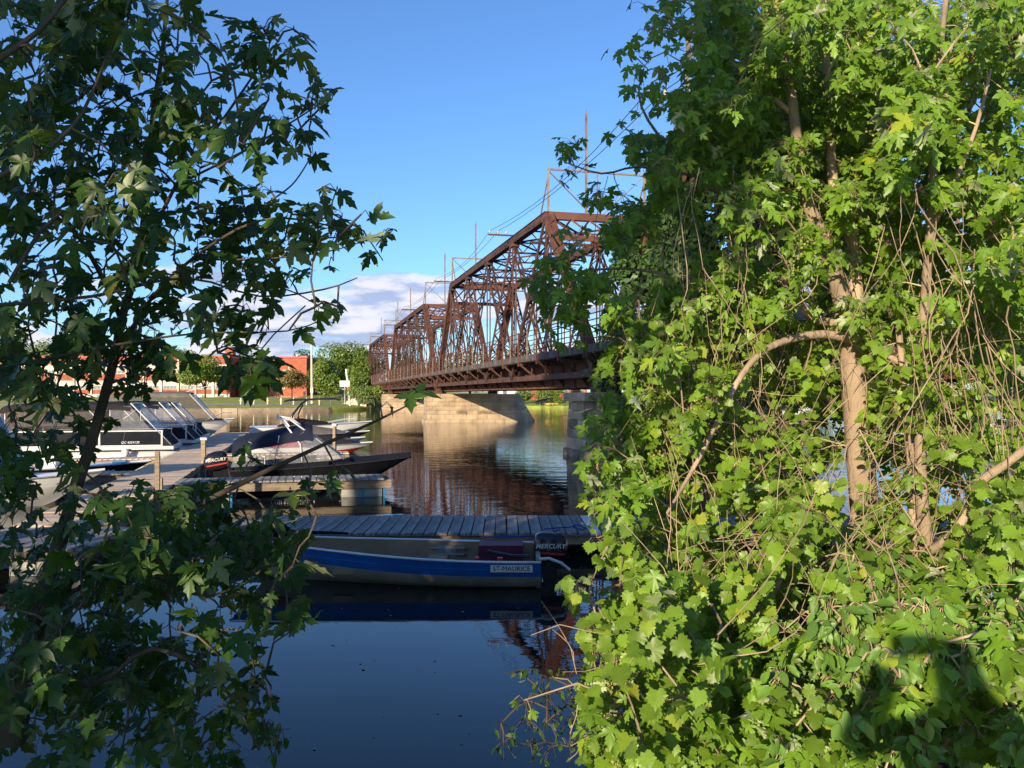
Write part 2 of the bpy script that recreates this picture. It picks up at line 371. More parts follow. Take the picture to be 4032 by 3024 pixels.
def make_span():
    t = thing('truss_span', 'nearest full rusty truss span, cut off by the tree on the right', 'bridge span', group='rusty steel truss spans of the railway bridge')
    for sx_ in (0, TW):
        m = MB(); m.beam((sx_, N[1], ZT), (sx_, N[5], ZT), .42, .42); m.beam((sx_, N[1] - .1, ZT + .235), (sx_, N[5] + .1, ZT + .235), .52, .03)
        for i in range(1, 6): m.box(sx_ - .24, sx_ + .24, N[i] - .45, N[i] + .45, ZT - .42, ZT - .1)
        m.build('top_chord', M['rust'], t)
        for a, b in ((0, 1), (6, 5)):
            m = MB(); laced(m, (sx_, N[a], ZB), (sx_, N[b], ZT), .42, .5, .5)
            m.beam((sx_ - .0, N[a], ZB), (sx_, N[b], ZT), .36, .40, up=(0, 1, .5)); m.build('end_post', M['rust2'], t)
        m = MB(); m.beam((sx_, 0, ZB + .25), (sx_, 48.2, ZB + .25), .30, .3); m.build('bottom_chord', M['rust'], t)
        gx = .8 if sx_ == 0 else TW - .8
        m = MB(); m.box(gx - .03, gx + .03, 0, 48.2, 3.2, 4.5)
        for z in (3.16, 4.46): m.box(gx - .17, gx + .17, 0, 48.2, z, z + .04)
        for k in range(25):
            y = .1 + k * 2; m.box(gx - .13, gx + .13, y - .02, y + .02, 3.2, 4.46)
        m.build('plate_girder', M['rust2'], t)
        for i, j, heavy in ((1, 2, 1), (2, 1, 0), (2, 3, 1), (3, 2, 1), (3, 4, 0), (4, 3, 1), (4, 5, 0), (5, 4, 1), ):
            m = MB()
            if heavy: laced(m, (sx_, N[i], ZT - .2), (sx_, N[j], ZB + .3), .44, .30, .60)
            else: laced(m, (sx_ + .0, N[i], ZT - .2), (sx_, N[j], ZB + .3), .24, .12, 1.1, bars=True)
            m.build('diagonal', M['rust' if (i + j) % 4 else 'rust2'], t)
        for i in (1, 5):
            m = MB(); laced(m, (sx_, N[i], ZT - .2), (sx_, N[i], ZB + .3), .30, .12, 1.0); m.build('hanger', M['rust'], t)
        for i in (2, 3, 4):
            m = MB(); laced(m, (sx_, N[i], ZT - .3), (sx_, N[i], ZB + .3), .22, .10, .9, bars=False); m.build('hanger', M['rust'], t)
    # portals and top bracing
    for a, b in ((0, 1), (6, 5)):
        sg = 1 if a == 0 else -1
        P = lambda w_, q: Vector((w_, N[b] - sg * q * .667, ZT - q * .745))
        m = MB(); m.beam(P(0, -.05), P(TW, -.05), .35, .42); m.build('portal_strut', M['rust2'], t)
        m = MB(); m.beam(P(0, 1.9), P(TW, 1.9), .1, .30); m.build('portal_strut', M['rust2'], t)
        m = MB(); k = 5
        for i in range(k):
            w0 = .2 + i * (TW - .4) / k; w1 = .2 + (i + 1) * (TW - .4) / k
            m.beam(P(w0, .2), P(w1, 1.8), .03, .11); m.beam(P(w0, 1.8), P(w1, .2), .05, .11)
        for s, w0, w1 in ((0, .2, 1.6), (1, TW - .2, TW - 1.6)): m.beam(P(w0, 3.4), P(w1, 2.0), .06, .14)
        m.build('portal_lattice', M['rust2'], t)
    for i in range(1, 5):
        ys = [N[i + 1]] if i < 4 else []
        ys.append((N[i] + N[i + 1]) / 2)
        for y in ys:
            m = MB(); z0 = ZT - .1; z1 = ZT - .75
            m.beam((0, y, z0), (TW, y, z0), .12, .08); m.beam((0, y, z1), (TW, y, z1), .12, .08)
            for k in range(10):
                a = k * TW / 10; b = (k + 1) * TW / 10; s = k % 2
                m.beam((a, y, z1 if s else z0), (b, y, z0 if s else z1), .04, .06)
            m.build('sway_strut', M['rust'], t)
        for y0, y1 in ((N[i], N[i + 1]),):
            m = MB(); m.beam((0, y0, ZT), (TW, y1, ZT), .1, .1); m.beam((TW, y0, ZT - .12), (0, y1, ZT - .12), .1, .1)
            m.build('lateral_brace', M['rust'], t)
    # floor
    for k in range(13):
        y = .15 + k * 3.99; m = MB(); m.box(.84, TW - .84, y - .03, y + .03, 3.3, 4.42)
        for z in (3.27, 4.42): m.box(.84, TW - .84, y - .15, y + .15, z, z + .035)
        m.build('floor_beam', M['rust'], t)
    for x in (1.6, 4.2):
        m = MB(); m.box(x - .02, x + .02, 0, 48.2, 3.7, 4.38); m.box(x - .12, x + .12, 0, 48.2, 3.66, 3.7); m.build('stringer', M['rust'], t)
    m = MB(); m.box(.5, TW + .3, 0, 48.2, 4.52, 4.72); m.build('deck', M['concrete'], t)
    m = MB(); m.box(-.73, .49, .01, 48.19, 4.70, 4.80); m.build('walkway_slab', M['concrete'], t)
    m = MB(); m.box(-.80, -.74, 0, 48.2, 4.74, 5.10); m.build('fascia', M['concrete'], t)
    br = MB(); br.beam((.74, 0, 3.42), (-.76, 0, 4.62), .16, .10, up=(1, 0, 1)); br.beam((.78, 0, 4.6), (-.76, 0, 4.66), .12, .10); br.beam((.0, 0, 4.0), (.0, 0, 4.6), .06, .06)
    br.prism([(.76, -.02, 3.22), (.76, -.02, 3.9), (.30, -.02, 3.75)], (0, .04, 0))
    b0 = br.build('bracket', M['rust'], t); b0.location = (0, .15, 0)
    for k in range(1, 13): same(b0, t, loc=(0, .15 + k * 3.99, 0))
    pm = MB(); pm.beam((-.84, 0, 4.5), (-.84, 0, 6.52), .08, .09, up=(0, 1, 0)); p0 = pm.build('railing_post', M['rust2'], t); p0.location = (0, .15, 0)
    pm = MB(); pm.beam((-.84, 0, 4.85), (-.84, 0, 6.48), .06, .07, up=(0, 1, 0)); p1 = pm.build('railing_post', M['oldsteel'], t); p1.location = (0, 2.15, 0)
    for k in range(1, 13): same(p0, t, loc=(0, .15 + k * 3.99, 0))
    for k in range(1, 12): same(p1, t, loc=(0, 2.15 + k * 3.99, 0))
    for i, z in enumerate((5.35, 5.62, 5.90, 6.18, 6.46)):
        m = MB(); m.beam((-.79, 0, z), (-.79, 48.2, z), .035, .045); m.build('rail', M['rust'], t)
    # electrification gantries, masts and telegraph arms standing on the portals
    for b, sg in ((1, -1), (5, 1)):
        y = N[b]; zt = ZT + .2
        g_ = MB()
        for w_ in (0, TW): g_.beam((w_, y, zt), (w_, y, zt + 2.45), .11, .11)
        g_.beam((-.05, y, zt + 2.45), (TW + .05, y, zt + 2.45), .1, .1)
        g_.beam((2.9, y - .06, zt), (2.9, y - .06, zt + 2.4), .07, .07)
        g_.build('gantry', M['oldsteel'], t)
        g_ = MB(); g_.beam((.05, y + .07, zt + 2.35), (2.6, y + .07, zt), .09, .05); g_.beam((TW - .05, y + .07, zt + 2.35), (3.2, y + .07, zt), .09, .05)
        for w_ in (0, TW): g_.beam((w_, y - .0, zt + 2.1), (w_, y - sg * 1.8, zt - .1), .07, .07)
        g_.build('gantry_brace', M['oldsteel'], t)
        g_ = MB(); g_.beam((2.2, y - .1, zt), (2.2, y - .1, zt + 5.7), .12, .12); g_.beam((2.2, y - .1, zt + 5.7), (2.2, y - .1, zt + 5.95), .04, .04); g_.build('mast', M['oldsteel'], t)
    pa = []
    for y in (N[2], N[5] - .5):
        a_ = MB(); a_.beam((-1.75, y, ZT + .35), (.3, y, ZT + .35), .09, .1); ar = a_.build('crossarm', M['rust'], t)
        for x in (-1.65, -1.1, -.55):
            i_ = MB(); i_.tube([(x, y, ZT + .4), (x, y, ZT + .47), (x, y, ZT + .5), (x, y, ZT + .62)], [.02, .05, .07, .045], 6); i_.build('insulator', M['ins'], ar)
        pa.append(y)
    for x in (-1.65, -1.1):
        w_ = MB()
        for ya, yb_ in ((pa[0], pa[1]), (pa[1], pa[0] + 48.34)):
            pts = []
            for i in range(9):
                f = i / 8; pts.append((x + (.3 if x < -1.3 else 0) * math.sin(f * math.pi), ya + (yb_ - ya) * f, ZT + .6 - .9 * 4 * f * (1 - f) * .5))
            w_.tube(pts, .016, 3)
        w_.build('wire', M['wire'], t)
    for y in (.35, 47.85):
        for x in (0, TW):
            s_ = MB(); s_.box(x - .35, x + .35, y - .3, y + .3, 2.92, 3.16); s_.prism([(x - .2, y - .25, 3.16), (x - .2, y + .25, 3.16), (x - .2, y + .08, 3.7), (x - .2, y - .08, 3.7)], (.4, 0, 0))
            s_.build('bearing_shoe', M['rust'], t)
    return t
span = make_span()
span.location = bp(Y0); span.rotation_euler = (0, 0, ANG)
for k, lb in ((-1, 'truss span passing overhead on the right behind the tall maple, overgrown with vine'),
              (1, 'middle rusty truss span between the two sunlit stone piers'),
              (2, 'farthest rusty truss span ending at the green bank')):
    s2 = copy_thing(span); s2.location = bp(Y0 + k * DY); s2['label'] = lb

# stone piers, every block its own piece
def pier(Y, label, cap=.0, dark=False, nose=10.4, coarse=1.15):
    t = thing('stone_pier', label, 'bridge pier', bp(Y), ANG, 'stone piers carrying the bridge')
    zt = 2.92; nC = 7; cs = [-.6] + [zt * i / nC for i in range(1, nC + 1)]
    def plan(z, e=0.):
        f = max(0, min(1, z / zt)); b = .16 * (1 - f); th = 1.25 + b + e
        return [(-1.15 - b - e, -th), (7.9 + e, -th), (nose - (nose - 8.7) * f + e, 0), (7.9 + e, th), (-1.15 - b - e, th)]
    m = MB(); r0 = [(x, y, -.6) for x, y in plan(0, -.12)]; r1 = [(x, y, zt - .02) for x, y in plan(zt, -.12)]
    m.loft([r0, r1], True, True); m.build('core', M['stonecore'], t)
    for c in range(nC):
        z0 = cs[c] + .012; z1 = cs[c + 1] - .012; e = .10 if (cap and c == nC - 1) else (.02 if c == nC - 1 else (.12 if c == 0 else 0))
        if c == 0: z1 = .30
        if c == 1: z0 = .312
        if cap and c == nC - 1: e = cap
        A = plan(max(z0, 0), e); B = plan(z1, e); n = len(A)
        for i in range(n):
            a0, a1, b0_, b1_ = [Vector((*q, 0)) for q in (A[i], A[(i + 1) % n], B[i], B[(i + 1) % n])]
            L_ = (a1 - a0).length; k = max(1, round(L_ / coarse)); off = .5 / k if (c % 2 and k > 1) else 0
            cuts = [0] + [min(.999, max(.001, (j + random.uniform(-.13, .13)) / k + off)) for j in range(1 if not off else 0, k)] + [1]
            nrm = (a1 - a0).cross(Vector((0, 0, 1))).normalized()
            for q0, q1 in zip(cuts[:-1], cuts[1:]):
                if q1 - q0 < .02: continue
                g_ = .012 / L_; pr_ = random.uniform(0, .028)
                o0, o1, p0, p1 = a0.lerp(a1, q0 + g_), a0.lerp(a1, q1 - g_), b0_.lerp(b1_, q0 + g_), b0_.lerp(b1_, q1 - g_)
                vs = []
                for v_, z in ((o0, z0), (o1, z0), (p1, z1), (p0, z1)): vs.append(v_ + nrm * pr_ + Vector((0, 0, z)))
                for v_, z in ((o0, z0), (o1, z0), (p1, z1), (p0, z1)): vs.append(v_ - nrm * .22 + Vector((0, 0, z)))
                # pillowed face: one proud centre vertex
                cen = (vs[0] + vs[1] + vs[2] + vs[3]) / 4 + nrm * random.uniform(.01, .05)
                vs.append(cen)
                b = MB(); b.add(vs, [(0, 1, 8), (1, 2, 8), (2, 3, 8), (3, 0, 8), (1, 0, 4, 5), (2, 1, 5, 6), (3, 2, 6, 7), (0, 3, 7, 4)])
                b.build('stone_block', M['stone_dark'] if (dark and random.random() < .4) or random.random() < .0 else M['stone'], t)
    return t
P1 = pier(Y0, 'nearest stone pier, dark and weathered with an overhanging cap, half hidden by the tree', cap=.22, dark=True, coarse=.9)
P2 = pier(Y0 + DY, 'big sunlit tan stone pier in mid river with faded graffiti and a sloping cutwater')
P3 = pier(Y0 + 2 * DY, 'farthest stone pier, next to the leafy bank on the left')
text(P2, 'OMAJ', .42, (2.2, -1.50, 1.05), (R(87), 0, 0), M['graff'], 'graffiti', ext=.01)
text(P2, 'OFWGKTA', .42, (4.9, -1.50, 1.02), (R(87), 0, 0), M['graff'], 'graffiti', ext=.01)
for Y_, lb in ((-9.2, 'stone abutment at the near end of the bridge'), (Y0 + 3 * DY + 1.6, 'stone abutment at the far end of the bridge under the trees')):
    t = thing('stone_abutment', lb, 'abutment', bp(Y_), ANG)
    m = MB(); m.box(-1.5, 7.3, -1.2, 1.2, -.5, 2.92); m.build('base', M['stonecore'], t)
    for c in range(6):
        for k in range(7):
            b = MB(); x = -1.62 + k * 1.28 + (.3 if c % 2 else 0); z = .0 + c * .48
            b.box(x, min(x + 1.26, 7.42), -1.32 - random.uniform(0, .03), -1.2, z, z + .465); b.build('stone_block', M['stone'], t)
        b = MB(); b.box(-1.62, -1.5, -1.18, 1.2, c * .48, c * .48 + .465); b.build('stone_block', M['stone'], t)

# ------------------------------------------------------------ docks
DR = lambda Y: Vector((-8 - .2523 * (Y - 18), Y, 0))        # right edge of the main dock
def planked(name, label, cat, loc, rz, L_, Wd, top, m_pl, pw=.2, floats=True, group=None, along='x', fas=.2, special=None, skew=0.):
    """dock section: planks across, long direction local x, width local y"""
    t = thing(name, label, cat, loc, rz, group)
    n = int(L_ / pw); pm = MB(); pm.box(-pw / 2 + .011, pw / 2 - .011, -.06, Wd + .06, top - .045, top)
    p0 = pm.build('plank', m_pl, t); p0.location = (pw / 2, 0, 0)
    var = [p0]
    for q in (1, 2):
        pm = MB(); d = .006 * q; pm.box(-pw / 2 + .013, pw / 2 - .008, -.06 - d * 3, Wd + .06 - d * 2, top - .045 + d * .4, top + d * .5); me = pm.build('plank', m_pl, t); me.location = (pw / 2 + q * pw, 0, 0); var.append(me)
    for i in range(3, n):
        c = same(random.choice(var), t, loc=(pw / 2 + i * pw, random.uniform(-.012, .012), random.uniform(-.003, .003)))
        c.rotation_euler = (0, 0, random.uniform(-.006, .006))
        if special and i in special:
            c.data = c.data.copy(); c.data.materials[0] = special[i]; c['label'] = 'plank painted white'
    for y in (0, Wd - .05, Wd / 2):
        m = MB(); m.box(0, L_, y, y + .05, top - .05 - fas, top - .05); m.build('joist', M['timber'], t)
    for x in (0, L_ - .05):
        m = MB(); m.box(x, x + .05, .052, Wd / 2 - .002, top - .048 - fas, top - .052); m.box(x, x + .05, Wd / 2 + .052, Wd - .052, top - .048 - fas, top - .052); m.build('end_board', M['timber'], t)
    if floats:
        k = max(2, int(L_ / 3)); 
        for i in range(k):
            x = .25 + i * (L_ - 1.6) / max(1, k - 1)
            m = MB()
            for zz in (0, 1):
                for xx in (0, 1):
                    m.box(x + xx * .56 + .01, x + xx * .56 + .54, .08, Wd - .08, -.22 + zz * .22 + .005, zz * .22 - .005 + (.02 if zz else 0))
            m.build('float', M['floatm'], t)
            m = MB()
            for xx in (.53, 1.13): m.box(x + xx, x + xx + .05, .055, Wd - .055, -.1, .245)
            m.build('strap', M['bluel'], t)
    return t
# main dock runs away beside the boats; local x goes away
md = planked('dock', 'long sunlit wooden dock running away between the pontoon boats and the black boat', 'dock', DR(14.9) , ANG + R(90), 37, 1.55, .5, M['plank'])
f1 = planked('dock', 'finger dock with white floats and a blue strap in front of the black boat', 'dock', (-8.75, 21.35, 0), ANG, 5.6, 1.15, .52, M['plankx'], fas=.22)
f2 = planked('dock', 'sunlit finger dock in front of the first pontoon boat', 'dock', DR(31.4) + CU * -6.0 + Vector((0, -1.0, 0)), ANG, 4.4, .9, .5, M['plank'])
f3 = planked('dock', 'finger dock hidden behind the black boat canopy', 'dock', DR(31.5) + CU * .1, ANG, 5, .9, .5, M['plank'])
f4 = planked('dock', 'finger dock beside the white bowed boat with navy canvas', 'dock', DR(24.6) + CU * -5.8, ANG, 4.2, .8, .5, M['plank'])
jt = planked('jetty', 'grey plank jetty in the shade behind the blue fishing boat', 'jetty', (-4.6, 14.25, 0), R(.6), 15.2, 1.95, .42, M['plankx'], pw=.205, special={29: M['whiteplank']}, fas=.16)
jl = planked('jetty', 'small pale plank landing at the left end of the docks, behind the leaves', 'jetty', (-10.3, 12.55, 0), R(2), 3.9, 1.9, .46, M['plankx'], pw=.19, fas=.16)
mL = MB(); mL.beam((-5.9, 12.9, .3), (-4.5, 14.6, .3), .1, .22); mL.beam((-5.9, 13.9, .3), (-4.7, 15.4, .3), .1, .22); tag(mL.build('link_beam', M['timber']), 'pair of timber beams tying the small landing to the shaded jetty', 'beam')
# mooring posts
def post(loc, h, label, r=.07, capw=True):
    t = thing('mooring_post', label, 'post', loc, random.uniform(-.3, .3), 'wooden posts on the dock')
    m = MB(); m.box(-r, r, -r, r, -.3, h); m.build('shaft', M['timber'], t)
    if capw: m = MB(); m.box(-r - .02, r + .05, -r - .02, r + .02, h + .003, h + .08); m.build('lamp_box', M['whitep'], t)
    return t
post(DR(27.8) + CU * .08, 1.28, 'pale post with a small white box at the dock edge beside the black outboard motor')
post(DR(18.9) + CU * .1, 1.5, 'grey wooden post at the near dock edge among the leaves', .05, False)
post(DR(19.3) + CU * .12, .85, 'short dark post beside the tall one at the near dock edge', .03, False)
post(DR(33.3) + CU * 4.6, 1.5, 'pale post standing in the water behind the black boat canopy', .06)

# ------------------------------------------------------------ boats
def hullfn(L_, B, g0, g1, draft, fine=2.2, rake=.13, chine=.84, keelrise=.75):
    def P(t, s, side, inset=0.):
        b = B / 2 * (1 - max(0, t) ** fine) * (.93 + .07 * math.sin(math.pi * min(1, t * 1.6)))
        g_ = g0 + (g1 - g0) * t ** 1.8
        kz = -draft + (draft + g_ * .15) * max(0, (t - keelrise) / (1 - keelrise)) ** 2
        cz = -.02 + .55 * g_ * t ** 3
        xb = L_ * t
        kx, cx = xb * (1 - rake * t), xb * (1 - rake * .6 * t)
        cb = b * (chine - .25 * t)
        if s < .3: f = s / .3; x = kx + (cx - kx) * f; y = cb * f; z = kz + (cz - kz) * f
        else: f = (s - .3) / .7; x = cx + (xb - cx) * f; y = cb + (b - cb) * (f ** .8); z = cz + (g_ - cz) * f
        y = max(0, y - inset); 
        if inset: x = max(inset, x - inset * (1 if t > .9 else 0)); z = max(z, -draft + .06)
        return (x, side * y, z)
    return P
def hull_band(P, s0, s1, nt_=22, ns=3, inset=0., off=0.):
    m = MB()
    for side in (-1, 1):
        rings = []
        for i in range(nt_ + 1):
            t = i / nt_; t = 1 - (1 - t) ** 1.25
            rings.append([tuple(np.array(P(t, s0 + (s1 - s0) * j / ns, side, inset)) + np.array((0, side * off, 0))) for j in range(ns + 1)])
        if side > 0: rings = rings[::-1]
        m.loft(rings)
    a = [P(0, s0 + (s1 - s0) * j / ns, -1, inset) for j in range(ns + 1)]; b = [P(0, s0 + (s1 - s0) * j / ns, 1, inset) for j in range(ns + 1)]
    m.loft([b, a]); return m
def rail_tube(P, s, r, zoff=0.):
    m = MB()
    for side in (-1, 1):
        m.tube([Vector(P(1 - (1 - i / 22) ** 1.25, s, side)) + Vector((0, 0, zoff)) for i in range(23)], r, 5)
    return m
def deckm(P, t0, t1, crown=.05, z=0., n=12):
    m = MB(); rg = []
    for i in range(n + 1):
        t = t0 + (t1 - t0) * i / n; a = Vector(P(t, 1, -1)); b = Vector(P(t, 1, 1))
        rg.append([a.lerp(b, j / 6) + Vector((0, 0, z + crown * (1 - (j / 3 - 1) ** 2))) for j in range(7)])
    m.loft(rg); return m
def canopy(x0, x1, B, z0, z1, drop, arch=.14, nx=10, thick=.02, sag=.02):
    m = MB()
    for dz in (0, -thick):
        rg = []
        for i in range(nx + 1):
            f = i / nx; x = x0 + (x1 - x0) * f; zt = z0 + (z1 - z0) * f - sag * abs(math.sin(f * math.pi * 3)) - .10 * max(0, abs(2 * f - 1) - .8) * 5
            r_ = [(x, -B / 2 - .01, zt - arch - drop)]
            for j in range(9):
                a = (j / 4 - 1); r_.append((x, B / 2 * a, zt - arch * abs(a) ** 2.6 + dz))
            r_.append((x, B / 2 + .01, zt - arch - drop)); rg.append(r_)
        if dz: rg = rg[::-1]
        m.loft(rg)
    return m
def outboard(t, loc, sc, name='outboard_motor', lab=True, tilt=0., stripe=True, mirror=False, rz=0.):
    """cowl on a midsection with a propeller leg; local -x is aft"""
    root = MB(); S_ = sc
    prof = [(-.02, .00, .34, .20), (.05, -.02, .37, .22), (.22, -.03, .39, .23), (.34, -.02, .36, .21), (.42, .02, .28, .17), (.46, .05, .14, .09)]
    rings = []
    for z, cx, rx, ry in prof:
        rings.append([((cx + rx * math.copysign(abs(math.cos(a)) ** .6, math.cos(a)) * .8) * S_, ry * math.copysign(abs(math.sin(a)) ** .7, math.sin(a)) * S_, z * S_) for a in [2 * math.pi * q / 16 for q in range(16)]])
    root.loft(rings, True, True)
    c = root.build(name, M['black'], t, True, label='black outboard motor')
    c.location = loc; c.rotation_euler = (0, tilt, rz)
    m = MB(); m.box(-.13 * S_, .10 * S_, -.09 * S_, .09 * S_, -.75 * S_, -.022 * S_); m.box(-.28 * S_, .12 * S_, -.02 * S_, .02 * S_, -.95 * S_, -.75 * S_); m.box(.08 * S_, .26 * S_, -.14 * S_, .14 * S_, -.26 * S_, .0 * S_)
    m.build('midsection', M['black'], c)
    for side in (-1, 1):
        y = side * .222 * S_
        q = text(c, 'MERCURY', .115 * S_, (-.01 * S_, side * .238 * S_, .245 * S_), (R(86) , 0, 0 if side < 0 else math.pi), M['whitep'], 'lettering', .25, .002 * S_, .001)
        if stripe:
            m = MB(); m.prism([(-.26 * S_, side * .226 * S_, .12 * S_), (.26 * S_, side * .226 * S_, .15 * S_), (.26 * S_, side * .226 * S_, .115 * S_), (-.24 * S_, side * .226 * S_, .085 * S_)], (0, side * .012 * S_, 0)); m.build('stripe', M['red'], c)
    return c

# 1 blue fishing boat, bow to the left
fb = thing('fishing_boat', 'open blue and beige aluminium fishing boat lettered ST-MAURICE, moored in the shade', 'boat', (.42, 12.62, .0), math.pi - R(.4), )
P = hullfn(4.75, 1.72, .41, .66, .12, fine=2.6, rake=.10, chine=.86)
hull_band(P, 0, .62, inset=0).build('lower_hull', M['beige'], fb, True)
hull_band(P, .62, .97, off=.004).build('upper_hull', M['blue'], fb, True)
hull_band(P, .05, .98, inset=.045).build('inner_hull', M['tan'], fb, True)
rail_tube(P, .985, .02).build('gunwale', M['alu'], fb, True)
for s in (.62, .80):
    rail_tube(P, s, .007).build('strake', M['beige' if s < .7 else 'blue'], fb)
m = MB(); m.box(.05, 4.0, -.6, .6, -.04, -.01); m.build('floor', M['tan'], fb)
for x0, hw in ((1.45, .66), (2.75, .50)):
    m = MB(); m.box(x0, x0 + .3, -hw, hw, .16, .24); m.build('bench', M['tan'], fb)
m = MB(); m.box(3.35, 3.95, -.26, .26, .26, .38); m.build('bow_deck', M['darkred'], fb)
m = MB(); m.box(.25, .95, -.78, -.30, .05, .44); m.build('storage_box', M['maroon'], fb)
m = MB(); m.box(.55, .63, .5, .58, .10, .42); m.box(.9, .96, .52, .6, .2, .43); m.build('latch', M['red'], fb)
m = MB(); m.box(.0, .06, -.62, .62, .0, .44); m.build('transom_board', M['alud'], fb)
# grab handles on the far inner side, white grab rope, rod holder
m = MB()
for zz in (.20, .30): m.tube([(1.15, -.73, zz), (1.2, -.69, zz + .03), (1.75, -.70, zz + .03), (1.8, -.74, zz)], .018, 5)
m.box(1.33, 1.62, -.735, -.69, .2, .37); m.build('folded_seat', M['alud'], fb)
m = MB(); m.tube([(2.35 + .45 * math.cos(a), -.775, .05 + .34 * math.sin(a)) for a in [math.pi * i / 14 for i in range(15)]], .010, 4); m.build('grab_rope', M['ropew'], fb)
m = MB(); m.box(1.9, 2.3, -.80, -.74, .31, .36); [m.box(1.93 + i * .07, 1.96 + i * .07, -.79, -.73, .22, .31) for i in range(5)]; m.build('rod_rack', M['black'], fb)
m = MB(); m.box(.95, 2.6, -.83, -.80, .405, .425); m.build('side_tray', M['whitep'], fb)
ob = outboard(fb, (-.15, 0, .31), .86, rz=0)
m = MB(); m.tube([(.3, -.02, .02), (.55, -.06, .02), (.95, -.12, .08)], .025, 6); m.build('tiller', M['black'], ob)
m = MB(); m.tube([(.02, .66, .42), (-.12, .70, .44), (-.3, .74, .38), (-.42, .74, .28)], .022, 5); m.build('handle_bar', M['whitep'], fb)
m = MB(); m.box(.12, .72, .864, .876, .275, .375); m.build('name_plate', M['whitep'], fb)
text(fb, 'ST-MAURICE', .095, (.42, .880, .325), (R(90), 0, math.pi), M['black'], 'lettering', 0, .001, 0)
m = MB(); m.tube([(3.0, -.35, .62), (3.2, -.35, .63), (3.95, -.25, .66)], [.018, .022, .03], 6); m.loft([[(x, -.28 + r_ * math.cos(a), .67 + r_ * math.sin(a)) for a in [2 * math.pi * q / 10 for q in range(10)]] for x, r_ in ((3.9, .04), (3.98, .11), (4.25, .13), (4.4, .09), (4.44, .02))], True, True)
m.build('trolling_motor', M['slate'], fb, True)
m = MB(); m.tube([(.9, -.88, .47), (.3, -.93, .48), (-.1, -1.2, .45), (-.4, -1.75, .46)], .014, 5); tag(m.build('mooring_rope', M['rope']), 'blue mooring rope from the fishing boat to the jetty', 'rope')
o_ = bpy.data.objects['mooring_rope']; o_.location = fb.location; o_.rotation_euler = fb.rotation_euler
m = MB(); m.tube([(0.55, 14.4, .46), (.8, 14.45, .475), (1.0, 14.6, .46), (1.15, 14.5, .52), (1.3, 14.45, .46), (1.2, 14.35, .46), (1.05, 14.4, .5)], .014, 5); tag(m.build('rope', M['rope']), 'loop of blue rope lying on the shaded jetty behind the outboard', 'rope')

# 2 black covered runabout
bb = thing('runabout', 'black runabout with a clear side-curtained canopy and black outboard, bow over the water', 'boat', (-8.3, 24.55, 0), ANG)
P = hullfn(5.3, 2.05, .62, .86, .2, fine=2.7, rake=.24, chine=.80, keelrise=.6)
hull_band(P, 0, .55).build('lower_hull', M['slate'], bb, True)
hull_band(P, .55, 1.0, off=.004).build('upper_hull', M['black'], bb, True)
rail_tube(P, 1.0, .025).build('rub_rail', M['blackm'], bb, True)
deckm(P, .50, 1.0, .16).build('bow_cover', M['slate'], bb, True)
m = MB(); rail = []
for sd_ in (-1, 1): m.add([Vector(P(.02, 1, sd_)), Vector(P(.52, 1, sd_)), Vector(P(.52, 1, sd_)) + Vector((0, -.08 * sd_, .24)), Vector(P(.02, 1, sd_)) + Vector((0, -.08 * sd_, .10))], [(0, 1, 2, 3)])
m.build('side_cover', M['slate'], bb)
m = MB(); m.box(.1, 2.6, -.85, .85, .05, .12); m.build('cockpit_floor', M['canvas'], bb)
for x, y in ((.9, -.5), (.9, .5), (1.9, .45)):
    m = MB(); m.box(x, x + .45, y - .22, y + .22, .3, .5); m.box(x - .08, x, y - .22, y + .22, .4, .95); m.build('seat', M['whitep'], bb)
cv = canopy(.05, 2.3, 1.87, 1.56, 1.98, .24, .20).build('canopy', M['slateb'], bb, True)
for sd_ in (-1, 1):
    y = .92 * sd_; m = MB(); m.add([(.02, y, .72), (2.9, y, .86), (2.2, y * .98, 1.66), (.15, y * .98, 1.28)], [(0, 1, 2, 3)]); m.build('side_curtain', M['clear'], bb)
m = MB(); m.add([(2.25, -.9, 1.70), (2.25, .9, 1.70), (3.15, .82, .92), (3.15, -.82, .92)], [(0, 1, 2, 3)]); m.add([(2.2, -.9, 1.66), (3.15, -.82, .92), (2.9, -.92, .86)], [(0, 1, 2)]); m.add([(2.2, .9, 1.66), (3.15, .82, .92), (2.9, .92, .86)], [(0, 1, 2)]); m.build('front_curtain', M['clear'], bb)
m = MB()
for sd_ in (-1, 1):
    y = .93 * sd_
    m.tube([(.62, y, .75), (2.05, y, 1.72)], .008, 5); m.tube([(1.75, y, .82), (.5, y, 1.45)], .008, 5); m.tube([(1.2, y, .8), (1.35, y, 1.62)], .014, 5)
    m.tube([(1.30, y * .8, 2.12), (1.65, y * .85, 2.08), (3.2, y * .9, .90)], .030, 6); m.tube([(1.4, y * .8, 2.1), (1.95, y, 1.35), (2.0, y, .85)], .028, 6)
    m.tube([(2.4, y * .7, .9), (3.25, y * .85, .92), (3.2, y * .5, 1.0)], .02, 5)
m.tube([(1.30, -.74, 2.12), (1.30, .74, 2.12)], .03, 6); m.tube([(1.30, -.74, 2.12), (1.30, -.74, 2.24)], .03, 6)
m.build('canopy_frame', M['alu'], bb, True)
m = MB(); m.add([(2.45, -.88, .86), (3.2, -.84, .92), (2.8, -.84, 1.22), (2.35, -.86, 1.22)], [(0, 1, 2, 3)]); m.add([(2.45, .88, .86), (3.2, .84, .92), (2.8, .84, 1.22), (2.35, .86, 1.22)], [(0, 1, 2, 3)]); m.add([(3.2, -.84, .92), (3.2, .84, .92), (2.8, .84, 1.22), (2.8, -.84, 1.22)], [(0, 1, 2, 3)]); m.build('windshield', M['clear'], bb)
